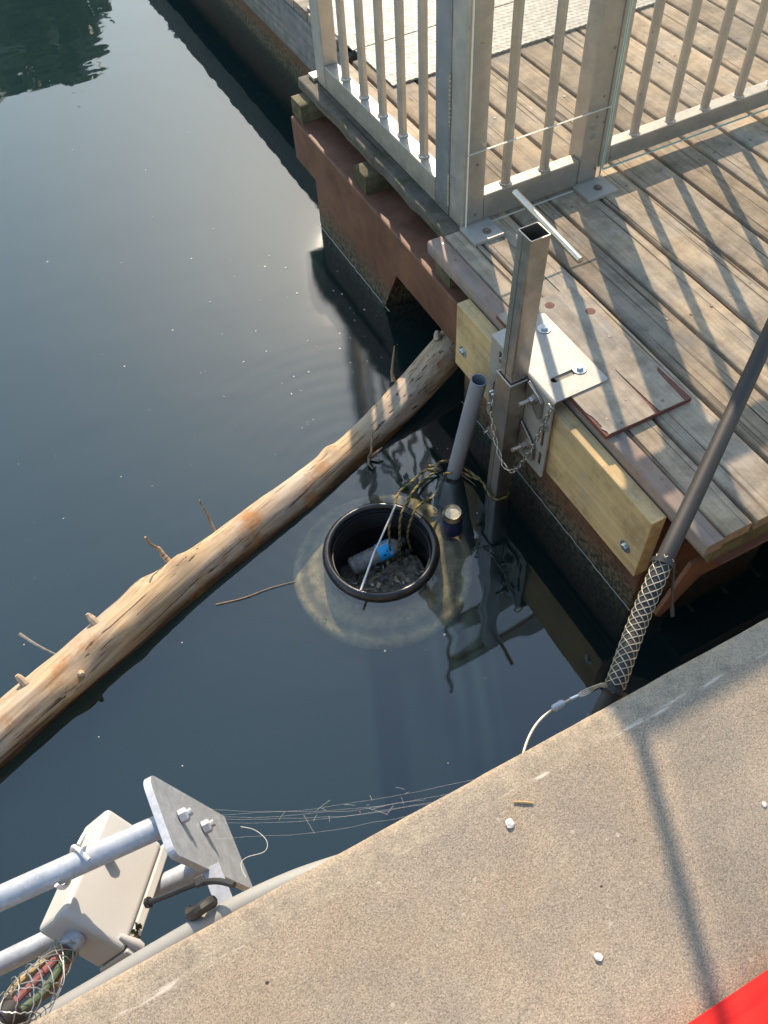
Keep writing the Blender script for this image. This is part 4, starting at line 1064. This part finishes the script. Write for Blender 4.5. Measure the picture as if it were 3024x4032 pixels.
# white wire wound on the pipe
mb = MB(); pts = []
for k in range(30):
    a = R(150 + 330 * k / 29); pts.append((-.352 + .0012 * k - .012 * math.sin(a * .5), .553 + math.cos(a) * .0245, .281 + math.sin(a) * .0245))
mb.tube(pts, .0036, 8)
pts = spline([(-.322, .575, .278), (-.305, .585, .292), (-.303, .575, .312), (-.310, .560, .325)], 6); mb.tube(pts, .0030, 8)
o = mb.build('white_wire_tie', M['white']); tag(o, 'pale pink-white wire hooked round the upper galvanised pipe', 'wire')
# conduit under the lip
cd = thing('conduit', (-.3, .372, .30), 'pale grey conduit running just under the concrete lip of the quay', 'conduit')
mb = MB(); mb.tube(spline([(-1.3, .362, .26), (-.7, .366, .262), (-.40, .369, .266), (-.27, .371, .275), (-.14, .368, .295), (-.05, .360, .305), (.03, .346, .308), (.15, .322, .30)], 8), .0175, 20); mb.build('conduit_wall', M['conduit'], cd)
# black zip tie round strut & conduit
zt = thing('black_cable_tie', (-.18, .40, .25), 'black cable tie strapped round the frame strut with its tail sticking out', 'cable tie')
mb = MB(); mb.tube(spline([(-.245, .445, .275), (-.215, .438, .286), (-.185, .432, .296), (-.160, .422, .312), (-.135, .405, .335), (-.115, .385, .348)], 4), .0048, 8); mb.build('strap', M['rubber'], zt)
mb = MB(); mb.box(-.008, .008, -.007, .007, -.006, .006, Matrix.Translation((-.162, .424, .316))); mb.build('tie_head', M['rubber'], zt, bevel=.002)
mb = MB(); mb.tube([(-.246, .446, .273), (-.252, .447, .270)], [.009, .008], 6); mb.build('tie_end', M['rubber'], zt)
mb = MB(); mb.tube(spline([(-.195, .405, .27), (-.19, .39, .30), (-.17, .385, .325), (-.155, .39, .31)], 4), .009, 8); mb.build('tape_wrap', M['rubber'], zt)
# cable bundle with loose grip
bd = thing('cable_bundle', (-.43, .43, .2), 'black hose end with coloured cables and a loose wire mesh below the junction box', 'cables')
mb = MB(); mb.tube(spline([(-.80, .318, .33), (-.60, .352, .315), (-.50, .379, .308), (-.452, .395, .300)], 6), .0205, 20); mb.build('hose_end', M['cable'], bd)
gl_p = bl(La / 2 + .02, -.025, -.04)
for nm, mt, off in (('cable', 'wg', (.006, -.010, .008)), ('cable', 'wr', (-.002, -.002, .010)), ('cable', 'wy', (-.008, .008, .004)), ('cable', 'wo', (.010, -.006, -.006))):
    off = Vector(off); s0 = Vector((-.470, .389, .302)) + off * .6; e0 = gl_p + off * .7; mid = s0.lerp(e0, .5) + off * 1.2 + Vector((0, 0, -.006))
    mb = MB(); mb.tube(spline([s0, s0.lerp(e0, .25) + off, mid, e0], 6), .0062, 10); mb.build(nm, M[mt], bd)
gp = spline([(-.478, .386, .304), (-.452, .395, .300), (-.432, .412, .275), tuple(gl_p.lerp(Vector((-.45, .40, .285)), .35)), tuple(gl_p)], 8)
helix_grip(gp, .0205, 6, 1.3, .0009, M['mesh_grey'], bd, 'wire_mesh_grip', .3, lambda f: .55 * math.sin(math.pi * min(1, f * 1.15)) ** 2)
# cobweb
wb = MB(); rnd = random.Random(4)
A_, B_ = Vector((-.135, .545, .21)), Vector((.27, .352, .335))
for k in range(6):
    a = A_ + Vector((rnd.uniform(-.02, .02), rnd.uniform(-.03, .03), rnd.uniform(-.03, .02))); b = B_ + Vector((rnd.uniform(-.12, .02), rnd.uniform(0, .008), rnd.uniform(-.02, .02)))
    wb.tube([a.lerp(b, t) + Vector((0, 0, -.035 * math.sin(math.pi * t))) + Vector((rnd.gauss(0, .001), rnd.gauss(0, .001), rnd.gauss(0, .002))) for t in [i / 10 for i in range(11)]], .00011, 4)
for k in range(16):
    t = rnd.uniform(.2, .9); c = A_.lerp(B_, t) + Vector((rnd.gauss(0, .004), rnd.gauss(0, .006), -.035 * math.sin(math.pi * t))); d = Vector((rnd.gauss(0, .012), rnd.gauss(0, .012), rnd.gauss(0, .004)))
    wb.tube([c, c + d * .5 + Vector((0, 0, .002)), c + d], .00016, 4)
wb.tube(spline([(-.085, .515, .185), (-.066, .50, .18), (-.055, .475, .178), (-.065, .46, .178), (-.095, .465, .18), (-.108, .458, .182), (-.108, .435, .184)], 6), .0006, 4)
tag(wb.build('cobweb', M['web']), 'dusty cobweb stretched from the end plate to the quay edge', 'cobweb')

# ================================================================== SMALL THINGS ON THE QUAY
def pebble(x, y, r, label, seed, z=.38):
    bm = bmesh.new(); bmesh.ops.create_icosphere(bm, subdivisions=3, radius=r)
    for v in bm.verts:
        n = v.co.normalized(); v.co *= 1 + .28 * mnoise.noise(n * 1.7 + Vector((seed, 0, 0))); v.co.z *= .55; v.co.x *= 1.15
    me = bpy.data.meshes.new('pebble'); bm.to_mesh(me); bm.free(); me.materials.append(M['peb'])
    o = bpy.data.objects.new('pebble', me); COL.objects.link(o); o.location = (x, y, z + r * .42); o.rotation_euler[2] = seed
    tag(o, label, 'pebble', 'pale pebbles on the quay')
pebble(.278, .262, .0062, 'larger pale pebble on the quay, near the thin straw', 1.3)
pebble(.288, .059, .0052, 'pale angular pebble lying lower down the concrete, left of the red panel', 2.6)
pebble(.619, .110, .0035, 'tiny pale pebble near the right border of the concrete', 4.1)
mb = MB(); mb.tube([(.300, .286, .3825), (.312, .279, .3828), (.324, .271, .3825)], [.0016, .0021, .0014], 6); tag(mb.build('straw', M['straw']), 'bit of brown straw lying on the concrete beside the larger pebble', 'straw')
# red panel, close to the lens
mb = MB(); mb.prism(roundrect(.10, .90, -.55, -.056, .02, 6), (0, 0, .388), (1, .0, 0), (.0, 1, 0), (0, 0, 1), .014)
o = mb.build('red_panel', M['red'], bevel=.006, segs=3); tag(o, 'bright red flat panel lying on the quay in the bottom right corner', 'panel')

# floating flecks
mb = MB(); bm = mb.bm; rnd = random.Random(21)
for k in range(260):
    x, y = rnd.uniform(-1.2, 1.05), rnd.uniform(.45, 4.6)
    if k < 150: x, y = rnd.gauss(.80, .28), rnd.gauss(2.35, .5)  # dense cluster at the glare adds painted sun sparkle to the real flecks
    if (x - BIN[0]) ** 2 + (y - BIN[1]) ** 2 < .2 ** 2 or x > 1.07: continue
    s = rnd.choice((.0008, .0010, .0012, .0014, .0018, .0022, .0036)) * rnd.uniform(.7, 1.3)
    vs = []; a0 = rnd.uniform(0, 6)
    for q in range(6):
        a = a0 + q * 1.047; vs.append(bm.verts.new((x + math.cos(a) * s * rnd.uniform(.6, 1.3), y + math.sin(a) * s * rnd.uniform(.6, 1.3), ZW + .0012)))
    top = bm.verts.new((x, y, ZW + .0012 + s * .5))
    for q in range(6): bm.faces.new((vs[q], vs[(q + 1) % 6], top))
tag(mb.build('floating_specks', M['fleck'], smooth=False), 'scattered pale specks of pollen, fluff and painted sun sparkle floating on the water', 'specks', kind='stuff')
